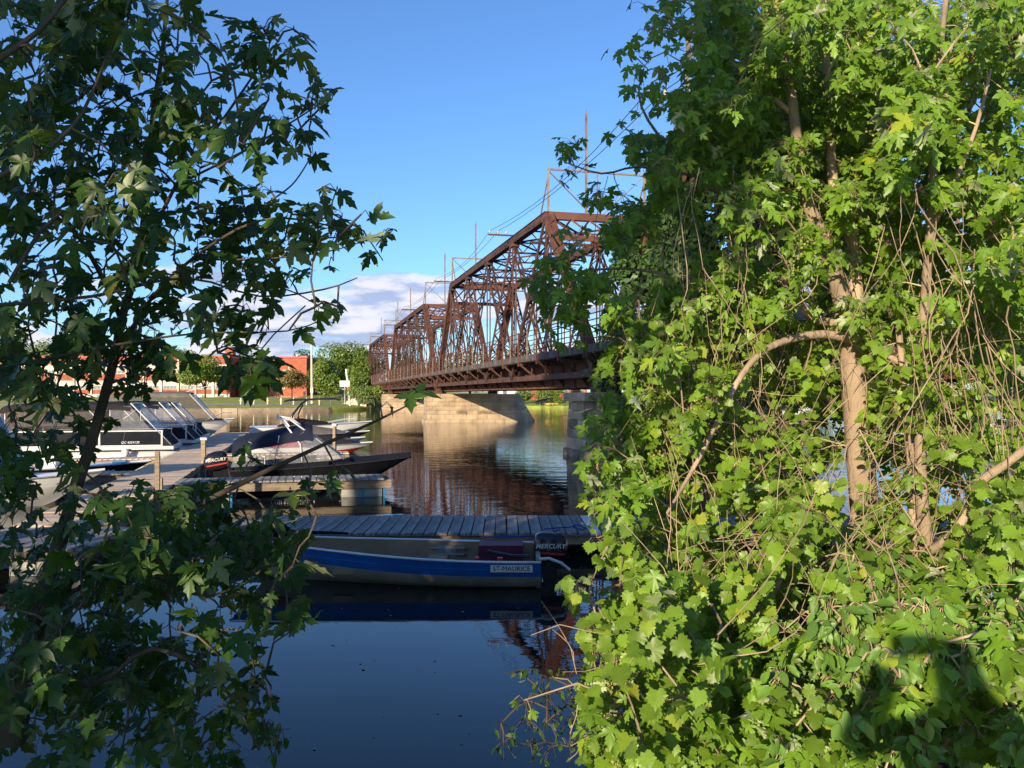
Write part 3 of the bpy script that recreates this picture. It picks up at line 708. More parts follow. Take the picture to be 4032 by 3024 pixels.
m = MB(); m.tube([(2.2 + .17 * math.cos(a) * .4, -.45 + .17 * math.cos(a), .95 + .17 * math.sin(a)) for a in [2 * math.pi * i / 12 for i in range(13)]], .015, 4); m.build('steering_wheel', M['black'], bb)
outboard(bb, (-.42, 0, .62), 1.12, tilt=-.12)
text(bb, 'PRINCECRAFT', .20, (1.75, -1.035, .36), (R(84), 0, 0), M['whitep'], 'lettering', .25, .003, .003)
m = MB(); m.box(.7, 3.0, -1.015, -.99, .215, .235); m.build('stripe', M['alud'], bb)
for x in (.6, 3.1):
    m = MB(); m.tube([(x, -1.06, .12), (x, -1.06, .22), (x, -1.06, .42), (x, -1.06, .5)], [.03, .09, .09, .03], 8); m.build('fender', M['black'], bb, True)
m = MB(); m.tube([(3.4, 23.9, 0), (3.41, 23.91, 0)], .01, 3)

def runabout(loc, rz, L_, B, g0, g1, label, side, low, cover, cv=(0, 1), crown=.35, group=None, tower=False, stripe=None, peak=.35):
    t = thing('runabout', label, 'boat', loc, rz, group)
    P = hullfn(L_, B, g0, g1, .2, fine=2.6, rake=.2, chine=.82, keelrise=.6)
    hull_band(P, 0, .62).build('lower_hull', low, t, True); hull_band(P, .62, 1.0, off=.004).build('upper_hull', side, t, True)
    rail_tube(P, 1.0, .025).build('rub_rail', M['alud'], t, True)
    deckm(P, .0, 1.0, .07).build('deck', M['white'], t, True)
    if cover is not None:
        m = MB(); rg = []
        for i in range(13):
            f = i / 12; tt = cv[0] + (cv[1] - cv[0]) * f; a = Vector(P(tt, 1, -1)); b = Vector(P(tt, 1, 1)); hgt = crown * (min(1, f / peak) if f < peak else max(0, 1 - (f - peak) / (1 - peak)) ** .7) + .05
            rg.append([a.lerp(b, j / 8) * 1.0 + Vector((0, 0, hgt * (1 - abs(j / 4 - 1) ** 2.0) + .02)) for j in range(9)])
        m.loft(rg); m.build('cover', cover, t, True)
    if stripe:
        hull_band(P, .62, .70, off=.008).build('stripe', stripe, t, True)
    return t, P
# 3 white wakeboard boat with tower
wb, P = runabout(DR(50) + CU * .2, ANG, 7.3, 2.4, .85, 1.12, 'white bowrider with a black tower shade and black cockpit cover, farthest of the right-hand row', M['white'], M['black'], M['blackm'], (.22, .66), .42)
m = MB()
for s in (-1, 1): m.tube([(2.3, s * 1.1, .95), (2.5, s * 1.05, 1.6), (3.0, s * .85, 2.25), (3.5, s * .6, 2.55)], [.06, .07, .06, .04], 6); m.tube([(2.9, s * 1.1, .95), (2.8, s * 1.0, 1.6), (3.1, s * .85, 2.2)], .045, 6)
m.tube([(2.75, -.97, 1.9), (2.75, .97, 1.9)], .05, 6); m.build('tower', M['black'], wb, True)
canopy(2.0, 5.3, 1.7, 2.56, 2.66, .03, .10).build('tower_shade', M['blackm'], wb, True)
m = MB(); m.tube([(4.6, -.9, 1.1), (5.6, -.72, 1.28), (6.4, -.35, 1.35), (6.4, .35, 1.35), (5.6, .72, 1.28), (4.6, .9, 1.1)], .018, 5); m.build('bow_rail', M['alu'], wb)
# 4,5,6 covered boats
g1_, P = runabout(DR(44) + CU * .2, ANG, 6.7, 2.2, .62, .78, 'low dark boat under a peaked grey cover, behind the black runabout bow', M['black'], M['black'], M['canvasl'], (.02, .8), .50, peak=.5)
m = MB(); m.tube([(5.2, -.5, .8), (5.9, -.3, .98), (6.5, 0, 1.0), (5.9, .3, .98), (5.2, .5, .8)], .018, 5); m.build('bow_rail', M['alud'], g1_)
g2_, P = runabout(DR(40.5) + CU * 1.4, ANG, 5.0, 1.9, .5, .62, 'small bright blue boat with a dark tarpaulin, beyond the white and red boat', M['bluel'], M['bluel'], M['blackm'], (.0, .85), .30)
g3_, P = runabout(DR(36) + CU * .6, ANG, 5.8, 2.1, .52, .62, 'white and red boat under a red and black cover, seen just behind the black runabout', M['white'], M['red'], M['blackm'], (.5, .9), .28)
m = MB(); rg = []
for i in range(9):
    f = i / 8; rg.append([(.2 + 2.8 * f, -.98 + 1.96 * j / 8, .55 + .5 * math.sin(f * math.pi) ** .6 * (1 - abs(j / 4 - 1) ** 2)) for j in range(9)])
m.loft(rg); m.build('cockpit_cover', mat('faded red canvas', (.42, .05, .07), .85, .2, 3), g3_, True)

# pontoon boats
def pontoon(loc, label, L_=6.6, fabric='canvas', num=None, top=2.55):
    t = thing('pontoon_boat', label, 'boat', loc, ANG, 'pontoon boats with grey canvas enclosures')
    for y in (-.85, .85):
        m = MB(); xs_ = [0, .1, L_ - 1.1, L_ - .6, L_ - .15, L_ + .05]; rs = [.05, .31, .31, .27, .12, .02]; zc = [.2, .2, .2, .25, .38, .46]
        m.tube([(x, y, z) for x, z in zip(xs_, zc)], rs, 14); m.build('pontoon_tube', M['alu'], t, True)
    m = MB(); m.box(0, L_ - .1, -1.22, 1.22, .56, .70); m.build('deck', M['alu'], t)
    m = MB()
    for y0, y1 in ((-1.2, -1.15), (1.15, 1.2)): m.box(.3, L_ - .55, y0, y1, .76, 1.30)
    m.box(.3, .35, -1.15, 1.15, .76, 1.30); m.build('fence_panel', M['black'], t)
    m = MB()
    for z in (.73, 1.33):
        for y in (-1.18, 1.18): m.beam((.3, y, z), (L_ - .5, y, z), .06, .05)
    for x in (.3, 2.0, 3.7, L_ - .55):
        for y in (-1.205, 1.205): m.box(x - .035, x + .035, y - .02, y + .02, .71, 1.35)
    m.build('fence_frame', M['alu'], t)
    canopy(.1, L_ - 1.75, 2.45, top - .08, top, .16, .16, nx=12).build('canopy', M[fabric], t, True)
    m = MB()
    for y in (-1.2, 1.2): m.add([(.15, y, 1.36), (L_ - 2.5, y, 1.36), (L_ - 2.5, y, top - .25), (.15, y, top - .3)], [(0, 1, 2, 3)])
    m.build('screen', M['mesh'], t)
    m = MB()
    for y in (-1.205, 1.205): m.add([(.75, y, 1.55), (L_ - 2.8, y, 1.55), (L_ - 2.8, y, top - .42), (.75, y, top - .45)], [(0, 1, 2, 3)])
    m.build('window', M['vinyl'], t)
    m = MB()
    for y in (-1.2, 1.2): m.add([(L_ - 2.48, y, 1.36), (L_ - .95, y, 1.36), (L_ - 1.75, y, top - .2), (L_ - 2.48, y, top - .22)], [(0, 1, 2, 3)])
    m.add([(L_ - 1.72, -1.18, top - .12), (L_ - 1.72, 1.18, top - .12), (L_ - .75, 1.18, 1.35), (L_ - .75, -1.18, 1.35)], [(0, 1, 2, 3)])
    m.build('front_curtain', M['clear'], t)
    m = MB()
    m.add([(L_ - .74, -1.18, 1.34), (L_ - .74, 1.18, 1.34), (L_ - .2, 1.18, .72), (L_ - .2, -1.18, .72)], [(0, 1, 2, 3)])
    for y in (-1.19, 1.19): m.add([(L_ - .95, y, 1.35), (L_ - .72, y, 1.35), (L_ - .2, y, .72), (L_ - .95, y, .72)], [(0, 1, 2, 3)])
    m.build('front_cover', M['blackm'], t)
    poles = [([(L_ - 1.72, -1.2, top - .1), (L_ - 1.72, 1.2, top - .1)], .025)]
    for y in (-1.2, 1.2):
        poles += [([(L_ - 1.72, y, top - .1), (L_ - .18, y, .74)], .026), ([(.3, y, 1.38), (.3, y, top - .3)], .02), ([(L_ - 3.6, y, 1.4), (L_ - 2.6, y, top - .35)], .018), ([(L_ - 2.6, y, 1.4), (L_ - 3.3, y, top - .35)], .018), ([(L_ - 2.5, y, 1.35), (L_ - 2.5, y, top - .2)], .02)]
    for pp, rr in poles: MB().tube(pp, rr, 5).build('canopy_pole', M['alu'], t, True)
    for x, y in ((1.0, -.7), (1.0, .7), (3.1, .7)):
        m = MB(); m.box(x, x + .6, y - .3, y + .3, .7, 1.05); m.box(x - .1, x, y - .3, y + .3, .75, 1.5); m.build('seat', M['beige'], t)
    if num: text(t, num, .13, (L_ - 1.75, -1.215, .86), (R(90), 0, 0), M['whitep'], 'lettering', .2, .002, .001)
    return t
pt1 = pontoon(DR(36) + CU * -8.25 + Vector((0, -.4, 0)), 'nearest pontoon boat with grey canopy, black side panels and a hanging white fender', num='QC 4359130')
m = MB(); m.loft([[(4.7 + r_ * math.cos(a), -1.38 + r_ * math.sin(a), z) for a in [2 * math.pi * q / 12 for q in range(12)]] for z, r_ in ((.22, .03), (.28, .11), (.38, .15), (.5, .15), (.6, .1), (.66, .03))], True, True); m.build('fender', M['whitep'], pt1, True)
pt2 = pontoon(DR(40) + CU * -8.0, 'second pontoon boat, its slanted clear front panel just behind the nearest one', fabric='slate')
pt3 = pontoon(DR(44.3) + CU * -8.1, 'third pontoon boat with dark canopy, in front of the white cruiser', fabric='slate', top=2.5)
# cruiser
cr, P = runabout(DR(50) + CU * -8.3, ANG, 7.6, 2.6, 1.05, 1.35, 'white cabin cruiser with a taupe canvas top at the far end of the left row', M['white'], M['white'], M['slate'], (.62, .92), .12)
canopy(.8, 5.2, 2.3, 2.95, 3.05, .12, .18).build('canopy', M['canvasl'], cr, True)
m = MB()
for y in (-1.14, 1.14): m.add([(.8, y, 1.15), (6.4, y * .85, 1.3), (5.2, y, 2.8), (.8, y, 2.7)], [(0, 1, 2, 3)])
m.add([(5.2, -1.14, 2.85), (5.2, 1.14, 2.85), (6.5, .9, 1.35), (6.5, -.9, 1.35)], [(0, 1, 2, 3)]); m.build('curtain', M['vinyl'], cr)
m = MB(); m.tube([(5.2, -1.14, 2.85), (6.5, -.9, 1.35)], .04, 5); m.tube([(5.2, 1.14, 2.85), (6.5, .9, 1.35)], .04, 5); m.tube([(6.0, -.7, 1.3), (6.9, -.5, 1.75), (7.7, 0, 1.8), (6.9, .5, 1.75), (6.0, .7, 1.3)], .02, 5); m.build('bow_rail', M['alu'], cr)
m = MB(); m.tube([(5.0, -.9, 3.0), (7.2, -1.0, 3.6)], [.02, .008], 4); m.tube([(1.4, -1, 2.9), (2.0, -1, 4.4)], [.02, .008], 4); m.build('antenna', M['whitep'], cr)
# white boat with navy enclosure at lower left
nb, P = runabout(DR(21.6) + CU * -7.3, ANG, 5.7, 2.3, .60, .85, 'white motorboat with a navy blue canvas enclosure at the far left, bow towards the dock', M['white'], M['white'], M['navy'], (.42, .60), .14)
canopy(.3, 3.0, 2.1, 2.45, 2.5, .3, .2).build('canopy', M['navy'], nb, True)
m = MB()
for y in (-1.04, 1.04): m.add([(.2, y, .75), (1.5, y, .78), (1.5, y, 2.2), (.3, y, 2.15)], [(0, 1, 2, 3)]); m.add([(2.85, y, .82), (3.7, y * .9, .85), (3.0, y, 2.2), (2.7, y, 2.2)], [(0, 1, 2, 3)])
m.build('canvas_wall', M['navy'], nb)
m = MB()
for y in (-1.045, 1.045): m.add([(1.5, y, .8), (2.85, y, .82), (2.72, y, 2.2), (1.5, y, 2.2)], [(0, 1, 2, 3)])
m.add([(3.0, -1.04, 2.3), (3.0, 1.04, 2.3), (3.8, .85, .9), (3.8, -.85, .9)], [(0, 1, 2, 3)]); m.build('window', M['vinyl'], nb)
# dark boat with white top between the navy one and pontoon
db, P = runabout(DR(27.4) + CU * -5.9, ANG, 4.4, 1.9, .48, .62, 'low black boat marked 1200C, tied up between the navy canvas boat and first pontoon boat', M['black'], M['black'], None)
text(db, '1200C', .2, (3.2, -.86, .36), (R(84), 0, R(14)), M['whitep'], 'lettering', .2, .003, .002)
m = MB(); m.box(1.2, 1.7, -.5, .5, .55, .9); m.build('seat', M['white'], db)
m = MB(); m.box(3.3, 3.7, -.3, .0, .6, .68); m.build('pad', M['bluel'], db)
# boats beyond the trees on the right
for i, (x, y, Y, L_, lb, sm, cvm) in enumerate(((1700, 902, 100, 7.5, 'white motorboat far out on the water, glimpsed left of the tall trunk', 'white', 'canvas'),
                                      (2110, 951, 50, 5.6, 'white motorboat glimpsed through the vines near the right edge', 'white', 'slate'),
                                      (1990, 915, 78, 6.5, 'white motorboat glimpsed through the vines between the two trunks', 'white', 'canvasl'))):
    p = px(x, y, Y); t_, P = runabout((p.x - L_ / 2, Y, 0), R(8), L_, 2.3, .95, 1.25, lb, M[sm], M[sm], M[cvm], (.3, .7), .4, group='white boats beyond the trees')

# ------------------------------------------------------------ far bank: retaining wall, posts, poles, school
rw = thing('retaining_wall', 'low pale timber and stone retaining wall along the far bank below the school', 'wall', (0, 0, 0))
x = -130.
while x < -31:
    L_ = random.uniform(2.2, 3.4); x2 = min(x + L_, -31); a = Vector((x, interp(x, FARB) - .15, 0)); b = Vector((x2, interp(x2, FARB) - .15, 0)); d = (b - a).normalized()
    m = MB(); m.beam(a + d * .02 + Vector((0, 0, .2)), b - d * .02 + Vector((0, 0, .2)), .5, .95 + random.uniform(-.05, .05)); m.build('wall_block', M['stone'], rw); x = x2
# school
SY = 172
sc = thing('school_building', 'long two storey orange brick school with cream pilasters and red roof edge across the river', 'building', (0, 0, 0))
def sx_(p): return (p - 2016) / F * SY
XR = sx_(905); ZG = 2.2; ZR = 10.55
m = MB(); m.box(-130, XR, SY, SY + 16, ZG, ZR); m.build('wall', M['brick'], sc)
m = MB(); m.box(-130.2, XR + .2, SY - .25, SY + 16, ZR, ZR + .42); m.build('roof_edge', M['redmetal'], sc)
m = MB(); m.box(-130, XR + .03, SY - .12, SY, ZG - .8, ZG + .75); m.build('foundation', M['trim'], sc)
pxs = [p for p in range(-6, 15)]
for k in range(-11, 9):
    x = sx_(635 + k * 68.5)
    if x > XR or x < -129: continue
    wd = .42 if k % 3 == 0 else .22
    m = MB(); m.box(x - wd / 2 * 1.2, x + wd / 2 * 1.2, SY - .3, SY, ZG - .3, ZR - .02); m.build('pilaster', M['trim'], sc)
    x1 = x + 68.5 * SY / F
    if x1 > XR + .5 or x + 3 > XR: continue
    for z0, z1 in ((7.15, 9.1), (3.95, 5.75)):
        m = MB(); m.box(x + .35, x1 - .35, SY - .06, SY, z0, z1); wn_ = m.build('window', M['trim'], sc)
        n_ = 2
        for i in range(n_):
            a = x + .42 + i * (x1 - x - .84) / n_ + .06; b = x + .42 + (i + 1) * (x1 - x - .84) / n_ - .06
            m = MB(); m.box(a, b, SY - .10, SY - .06, z0 + .85, z1 - .12); m.build('blind', M['blind'], wn_)
            mid = (a + b) / 2
            m = MB(); m.box(a, mid - .04, SY - .09, SY - .06, z0 + .1, z0 + .75); m.box(mid + .04, b, SY - .09, SY - .06, z0 + .1, z0 + .75); m.build('pane', M['glass'], wn_)
    m = MB(); m.box(x + 1.2, x + 2.2, SY - .17, SY - .12, ZG - .05, ZG + .55); m.build('basement_window', M['glass'], sc)
XB0 = sx_(1040); XB1 = sx_(1205)
m = MB(); m.box(XR - .001, XB0 + .1, SY + 12, SY + 16, ZG, ZR - .01); m.build('entrance_wall', M['brick'], sc)
m = MB(); m.box(XB0, XB1, SY + .5, SY + 16, ZG - .5, ZR - .1); m.build('wing_wall', M['brick'], sc)
m = MB(); m.box(XB0 - .2, XB1 + .2, SY + .3, SY + 16, ZR - .1, ZR + .3); m.box(XR + .2, XB0 - .2, SY + 11.8, SY + 16, ZR - .1, ZR + .29); m.build('wing_roof_edge', M['redmetal'], sc)
m = MB(); m.box(XB0 - .02, XB1 + .02, SY + .42, SY + .5, ZG - 1.2, ZG + .2); m.build('wing_foundation', M['trim'], sc)
cx = (XB0 * .42 + XB1 * .58)
m = MB(); m.box(cx - .09, cx + .09, SY + .38, SY + .5, 6.2, 9.2); m.box(cx - 1.3, cx - .09, SY + .38, SY + .5, 7.9, 8.1); m.box(cx + .09, cx + 1.3, SY + .38, SY + .5, 7.9, 8.1); m.build('cross', M['trim'], sc)
m = MB(); m.box(XB0 + 1.6, XB0 + 4.2, SY + .42, SY + .5, 4.0, 5.9); w_ = m.build('window', M['trim'], sc)
m = MB()
for i in range(4): m.box(XB0 + 1.75 + i * .6, XB0 + 2.2 + i * .6, SY + .38, SY + .42, 4.15, 5.75)
m.build('pane', M['glass'], w_)
m = MB(); m.box(XR + .3, XB0 - 1.5, SY + 4, SY + 11.5, ZG, 5.2); m.build('porch', M['brick'], sc)
m = MB(); m.box(XB0 - 2.6, XB0 - 1.6, SY + 3.9, SY + 4, ZG, 4.6); m.build('door', M['trim'], sc)
m = MB(); m.box(sx_(866), sx_(897), SY + 3, SY + 5, ZR, 13.0); m.build('chimney', M['brick'], sc)
for x in (sx_(662), sx_(921), sx_(1150)):
    m = MB(); m.tube([(x, SY + 4, ZR + .3), (x, SY + 4, ZR + .9)], .25, 8); m.build('roof_vent', M['whitep'], sc)

def crown_quads(center, radii, n, size, seed, lobes=9, fill=.5, reach=.72, even=False):
    r = np.random.default_rng(seed); c = np.array(center); rad = np.array(radii)
    lc = r.normal(size=(lobes, 3)); lc /= np.linalg.norm(lc, axis=1)[:, None]; lc *= r.uniform(.12 if even else .25, reach, (lobes, 1)); lr = r.uniform(.28, .52, lobes)
    idx = r.integers(0, lobes, n); d = r.normal(size=(n, 3)); d /= np.linalg.norm(d, axis=1)[:, None]
    rr = (r.uniform(fill, 1.08, n) ** .6)[:, None]
    p = c + rad * (lc[idx] + d * rr * lr[idx][:, None])
    u = r.normal(size=(n, 3)); u[:, 2] *= .6; nn = d * .9 + u * .7 + np.array([0, 0, .3]); nn /= np.linalg.norm(nn, axis=1)[:, None]
    a = np.cross(nn, r.normal(size=(n, 3))); a /= np.linalg.norm(a, axis=1)[:, None]; b = np.cross(nn, a)
    s = size * r.uniform(.6, 1.3, (n, 1))
    v = np.stack([p - a * s * .5, p + b * s * .32, p + a * s * .5, p - b * s * .32], 1).reshape(-1, 3)
    return v, c + rad * lc
def quads_obj(name, v, m, parent):
    n = len(v) // 4; me = bpy.data.meshes.new(name); me.vertices.add(len(v)); me.vertices.foreach_set('co', v.astype(np.float32).ravel())
    me.loops.add(n * 4); me.loops.foreach_set('vertex_index', np.arange(n * 4, dtype=np.int32)); me.polygons.add(n)
    me.polygons.foreach_set('loop_start', np.arange(0, n * 4, 4, dtype=np.int32)); me.update(calc_edges=True); me.materials.append(m)
    o = bpy.data.objects.new(name, me); C.objects.link(o); o.parent = parent; return o
seedc = [100]
def tree(x, Y, z0, h, wd, label, m='far1', n=5000, size=.42, base=.18, group=None, name='tree', lobes=11, bark='barkd', dep=None, even=False):
    seedc[0] += 1; t = thing(name, label, 'tree', (x, Y, z0), 0, group)
    zc = h * (base + (1 - base) / 2); v, lc = crown_quads((0, 0, zc), (wd / 2, (dep or wd) / 2, h * (1 - base) / 2 * 1.05), n, size, seedc[0], lobes, reach=.85 if even else .72, even=even)
    quads_obj('crown', v, M[m], t)
    tr = MB(); r = max(.08, h * .022); tr.tube([(0, 0, -.6), (.05, 0, h * .12), (0, .05, h * .4), (.1, 0, h * .7)], [r * 1.25, r, r * .75, r * .3], 8)
    for q in lc[:7]: tr.tube([(0, 0, h * (base + .02)), (q[0] * .4, q[1] * .4, zc * .8 + q[2] * .1), tuple(q)], [r * .5, r * .35, r * .1], 5)
    tr.build('trunk', M[bark], t); return t
def tp(x2212, Y): return (x2212 * K - 2016) / F * Y
tree(tp(443, 160), 160, 1.7, 8.4, 11.5, 'round bright green tree on the lawn in front of the brick school', 'far1', 9000, .42, .22, lobes=15)
tree(tp(630, 150), 150, 1.5, 6.6, 7.4, 'small reddish leaved tree on the lawn below the cross', 'far3', 3500, .34, .3)
tree(tp(665, 190), 190, 2.4, 10.6, 11, 'dark green tree beside the right end of the school', 'far2', 5000, .5)
tree(tp(745, 176), 176, 2.3, 12.6, 15, 'tall light green tree between the utility pole and the bridge end', 'far1', 12000, .5, .05, lobes=16)
tree(tp(700, 166), 166, 2.0, 8.6, 9, 'mid green tree directly right of the utility pole', 'far1', 6000, .42, .05)
tree(tp(785, 190), 190, 2.3, 11.4, 11, 'dark tree right behind the far end of the truss bridge', 'far2', 6000, .5, .05)
tree(tp(770, 158), 158, 1.6, 7.4, 8, 'light green bushy tree beside the leaning pole', 'far1', 6500, .4, .02)
tree(tp(800, 147), 147, .3, 4.8, 8, 'rounded green bush overhanging the water next to the far pier', 'far1', 6500, .34, .0, name='bush')
tree(tp(835, 150), 152, .3, 4.6, 7, 'low bush in the shade under the far end of the bridge', 'far2', 3500, .32, .0, name='bush')
for i, (x, Y, h_, w_) in enumerate(((20, 215, 17, 18), (100, 210, 16, 16), (165, 225, 17, 18), (250, 240, 15, 22), (330, 235, 14, 20), (398, 240, 16, 22), (575, 245, 14.5, 18), (510, 260, 13, 20))):
    tree(tp(x, Y), Y, 2.5, h_, w_, 'green treetop showing above the school roof, %s from the left' % ORD[i], 'far1' if i % 3 else 'far2', 3500, .6, group='treetops behind the school roof')
# trees on the far bank beyond the bridge
for i, (x, Y, h_, w_, mm) in enumerate(((900, 215, 13, 16, 'far2'), (960, 212, 12, 16, 'far1'), (1015, 220, 14, 18, 'far1'), (1075, 210, 11, 14, 'far2'), (1130, 215, 17, 17, 'far1'), (1195, 205, 13, 14, 'far1'), (1250, 210, 15, 16, 'far2'),
        (1310, 205, 15, 16, 'far1'), (1380, 205, 16, 18, 'far1'), (1460, 195, 16, 18, 'far2'), (1550, 190, 16, 20, 'far1'), (1650, 185, 15, 20, 'far1'), (1760, 180, 15, 20, 'far2'), (1880, 175, 15, 22, 'far1'), (2010, 172, 15, 22, 'far1'), (2150, 168, 15, 22, 'far2'), (2290, 165, 15, 22, 'far1'))):
    tree(tp(x, Y), Y, 1.5, h_, w_, 'tree of the green belt beyond the bridge, %s from the left along the far bank' % ORD[i], mm, 3500, .55, .03, group='trees on the far bank beyond the bridge')
for i, (x, Y, h_, w_, lb) in enumerate(((1128, 177, 3.8, 6, 'pale willow bush at the waterline right of the big pier'), (1170, 178, 4.4, 6, 'low shrub on the far bank in front of the brick house'), (1204, 178, 4.8, 7, 'leafy shrub on the far bank left of the near pier'), (1245, 176, 3.2, 5, 'green shrub on the far bank just beside the near pier'))):
    tree(tp(x, Y), Y, .4, h_, w_, lb, 'far1', 1800, .34, .0, name='bush')
rd = MB()
for i in range(900):
    x = random.uniform(-6, 40); y = interp(x, FARB) + random.uniform(.0, 1.6); hh = random.uniform(.4, 1.1)
    rd.add([(x - .04, y, .4), (x + .04, y, .4), (x + random.uniform(-.2, .2), y, .4 + hh)], [(0, 1, 2)])
tag(rd.build('reeds', M['far1']), 'green reeds along the far waterline right of the big pier', 'reeds', kind='stuff')
def house(x, Y, w_, d_, h_, roof, mw, label):
    t = thing('house', label, 'house', (x, Y, 1.6), R(4))
    m = MB(); m.box(-w_ / 2, w_ / 2, 0, d_, -.8, h_); m.build('wall', M[mw], t)
    m = MB(); m.prism([(-w_ / 2 - .3, -.3, h_), (-w_ / 2 - .3, d_ + .3, h_), (-w_ / 2 - .3, d_ / 2, h_ + roof)], (w_ + .6, 0, 0)); m.build('roof', M['canvas'], t)
    for i in range(3):
        a = -w_ / 2 + .8 + i * (w_ - 2.4) / 2; m = MB(); m.box(a, a + 1, -.05, 0, 1.2, 2.4); f = m.build('window', M['trim'], t)
        m = MB(); m.box(a + .08, a + .92, -.08, -.05, 1.28, 2.32); m.build('pane', M['glass'], f)
    m = MB(); m.box(-.45, .45, -.06, 0, -.6, 1.1); m.build('door', M['whitep'], t)
house(tp(1120, 192), 192, 9, 7, 3.2, 2, 'whitep', 'low white house on the far bank right of the big sunlit pier')
house(tp(1182, 190), 190, 11, 8, 3.4, 2.2, 'brick', 'orange brick house on the far bank seen between the two piers')
house(tp(1232, 196), 196, 8, 7, 3.0, 2, 'brick', 'brick house on the far bank just left of the near pier')
# shore boat and orange kayak on the far bank
rb = thing('rowing_boat', 'small dark boat tipped up on the far bank between the piers', 'boat', (tp(1158, 174), 173.6, .75), R(35))
P = hullfn(3.6, 1.3, .4, .5, .1); hull_band(P, 0, 1).build('hull', M['black'], rb, True); rail_tube(P, 1, .03).build('gunwale', M['alud'], rb); rb.rotation_euler = (R(50), R(-20), R(20))
ky = thing('kayak', 'yellow kayak lying on the far bank near the brick house', 'kayak', (tp(1176, 174), 173.8, .75), R(5))
m = MB(); m.tube([(0, 0, .15), (.5, 0, .12), (1.6, 0, .1), (2.7, 0, .12), (3.2, 0, .15)], [.03, .22, .3, .22, .03], 8); m.build('hull', M['yellow'], ky, True); m = MB(); m.tube([(1.3 + .3 * math.cos(a) + .3, .18 * math.sin(a), .39) for a in [2 * math.pi * i / 10 for i in range(11)]], .03, 4); m.build('cockpit_rim', M['black'], ky)
# bank posts with yellow reflectors
i = 0
for xp in (520, 548, 578, 607, 634, 662, 690):
    Y = 139.5 + (xp - 520) * .03; X = tp(xp, Y); zb = .95
    i = (xp - 520) // 28
    t = thing('bank_post', 'short white post with a yellow band on the far lawn, %s from the left' % ORD[i], 'post', (X, Y, zb), 0, 'white posts along the far lawn')
    m = MB(); m.box(-.08, .08, -.08, .08, -.3, 1.35); m.build('shaft', M['whitep'], t); m = MB(); m.box(-.2, .2, -.1, .1, .85, 1.0); m.build('band', M['yellow'], t)
up = thing('utility_pole', 'tall pale wooden utility pole standing on the far bank right of the school', 'pole', (tp(674, 146), 146, 1.2))
m = MB(); m.tube([(0, 0, -.5), (-.12, 0, 11.9)], [.22, .14], 10); m.build('shaft', M['trim'], up)
m = MB(); m.beam((-.7, 0, 11.2), (.5, 0, 11.2), .1, .1); m.build('crossarm', M['timber'], up)
for x in (-.6, .4): m = MB(); m.tube([(x, 0, 11.25), (x, 0, 11.5)], .05, 6); m.build('insulator', M['ins'], up)
m = MB(); m.box(-.25, .25, -.25, -.15, 2.0, 2.9); m.build('meter_box', M['alud'], up)
lp = thing('leaning_pole', 'leaning white pole at the waterline in front of the light green trees', 'pole', (tp(758, 149), 149, 0))
m = MB(); m.tube([(0, 0, -.5), (-.9, .1, 7.5)], [.2, .15], 10); m.build('shaft', M['whitep'], lp)
for z in (2.0, 3.6, 5.2): m = MB(); m.box(-.12 * z - .12, -.12 * z + .2, -.25, -.15, z, z + .5); m.build('plate', M['redmetal'] if z == 3.6 else M['trim'], lp)
ww = MB(); a = Vector((tp(674, 146) - .7, 146, 12.6))
for b in (bp(176) + Vector((0, 0, 12.6)), Vector((-140, 150, 12))):
    pts = [a.lerp(b, i / 12) - Vector((0, 0, 1.2 * 4 * (i / 12) * (1 - i / 12))) for i in range(13)]; ww.tube(pts, .02, 3)
tag(ww.build('overhead_wire', M['wire']), 'thin overhead wires running from the utility pole to the bridge and along the bank', 'wire')
sg_ = thing('sign', 'small white notice board on two posts near the leaning pole', 'sign', (tp(747, 152), 151, 1.2))
m = MB(); m.box(-.06, .06, 0, .06, -.3, 4.2); m.build('post', M['alud'], sg_); m = MB(); m.box(-.9, .9, -.05, 0, 3.1, 4.2); m.build('board', M['whitep'], sg_)
st = thing('stairs', 'concrete stairs with a railing climbing the bank beside the leaning pole', 'stairs', (tp(740, 153), 152, .9), R(10))
for i in range(10): m = MB(); m.box(i * .45, i * .45 + .45, -1, 1, -.5, .2 + i * .28); m.build('step', M['trim'], st)
m = MB(); m.beam((0, -1, 1.2), (4.5, -1, 4.0), .06, .06); [m.beam((q * .9 + .2, -1, .3 + q * .56), (q * .9 + .2, -1, 1.3 + q * .56), .05, .05) for q in range(5)]; m.build('handrail', M['alud'], st)
ut = MB()
for x in range(-48, -34, 3): pass
fe = thing('wire_fence', 'low chain link fence on grey posts in front of the utility pole', 'fence', (tp(690, 143), 143.2, 1.1))
for i in range(6): m = MB(); m.tube([(i * 1.9, 0, -.3), (i * 1.9, 0, 1.6)], .04, 5); m.build('post', M['alud'], fe)
m = MB()
for z in (.4, .8, 1.2, 1.55): m.tube([(0, 0, z), (9.5, 0, z)], .015, 3)
for i in range(40): m.tube([(i * .24, 0, .1), (i * .24 + .3, 0, 1.55)], .008, 3)
m.build('wire_mesh', M['alud'], fe)

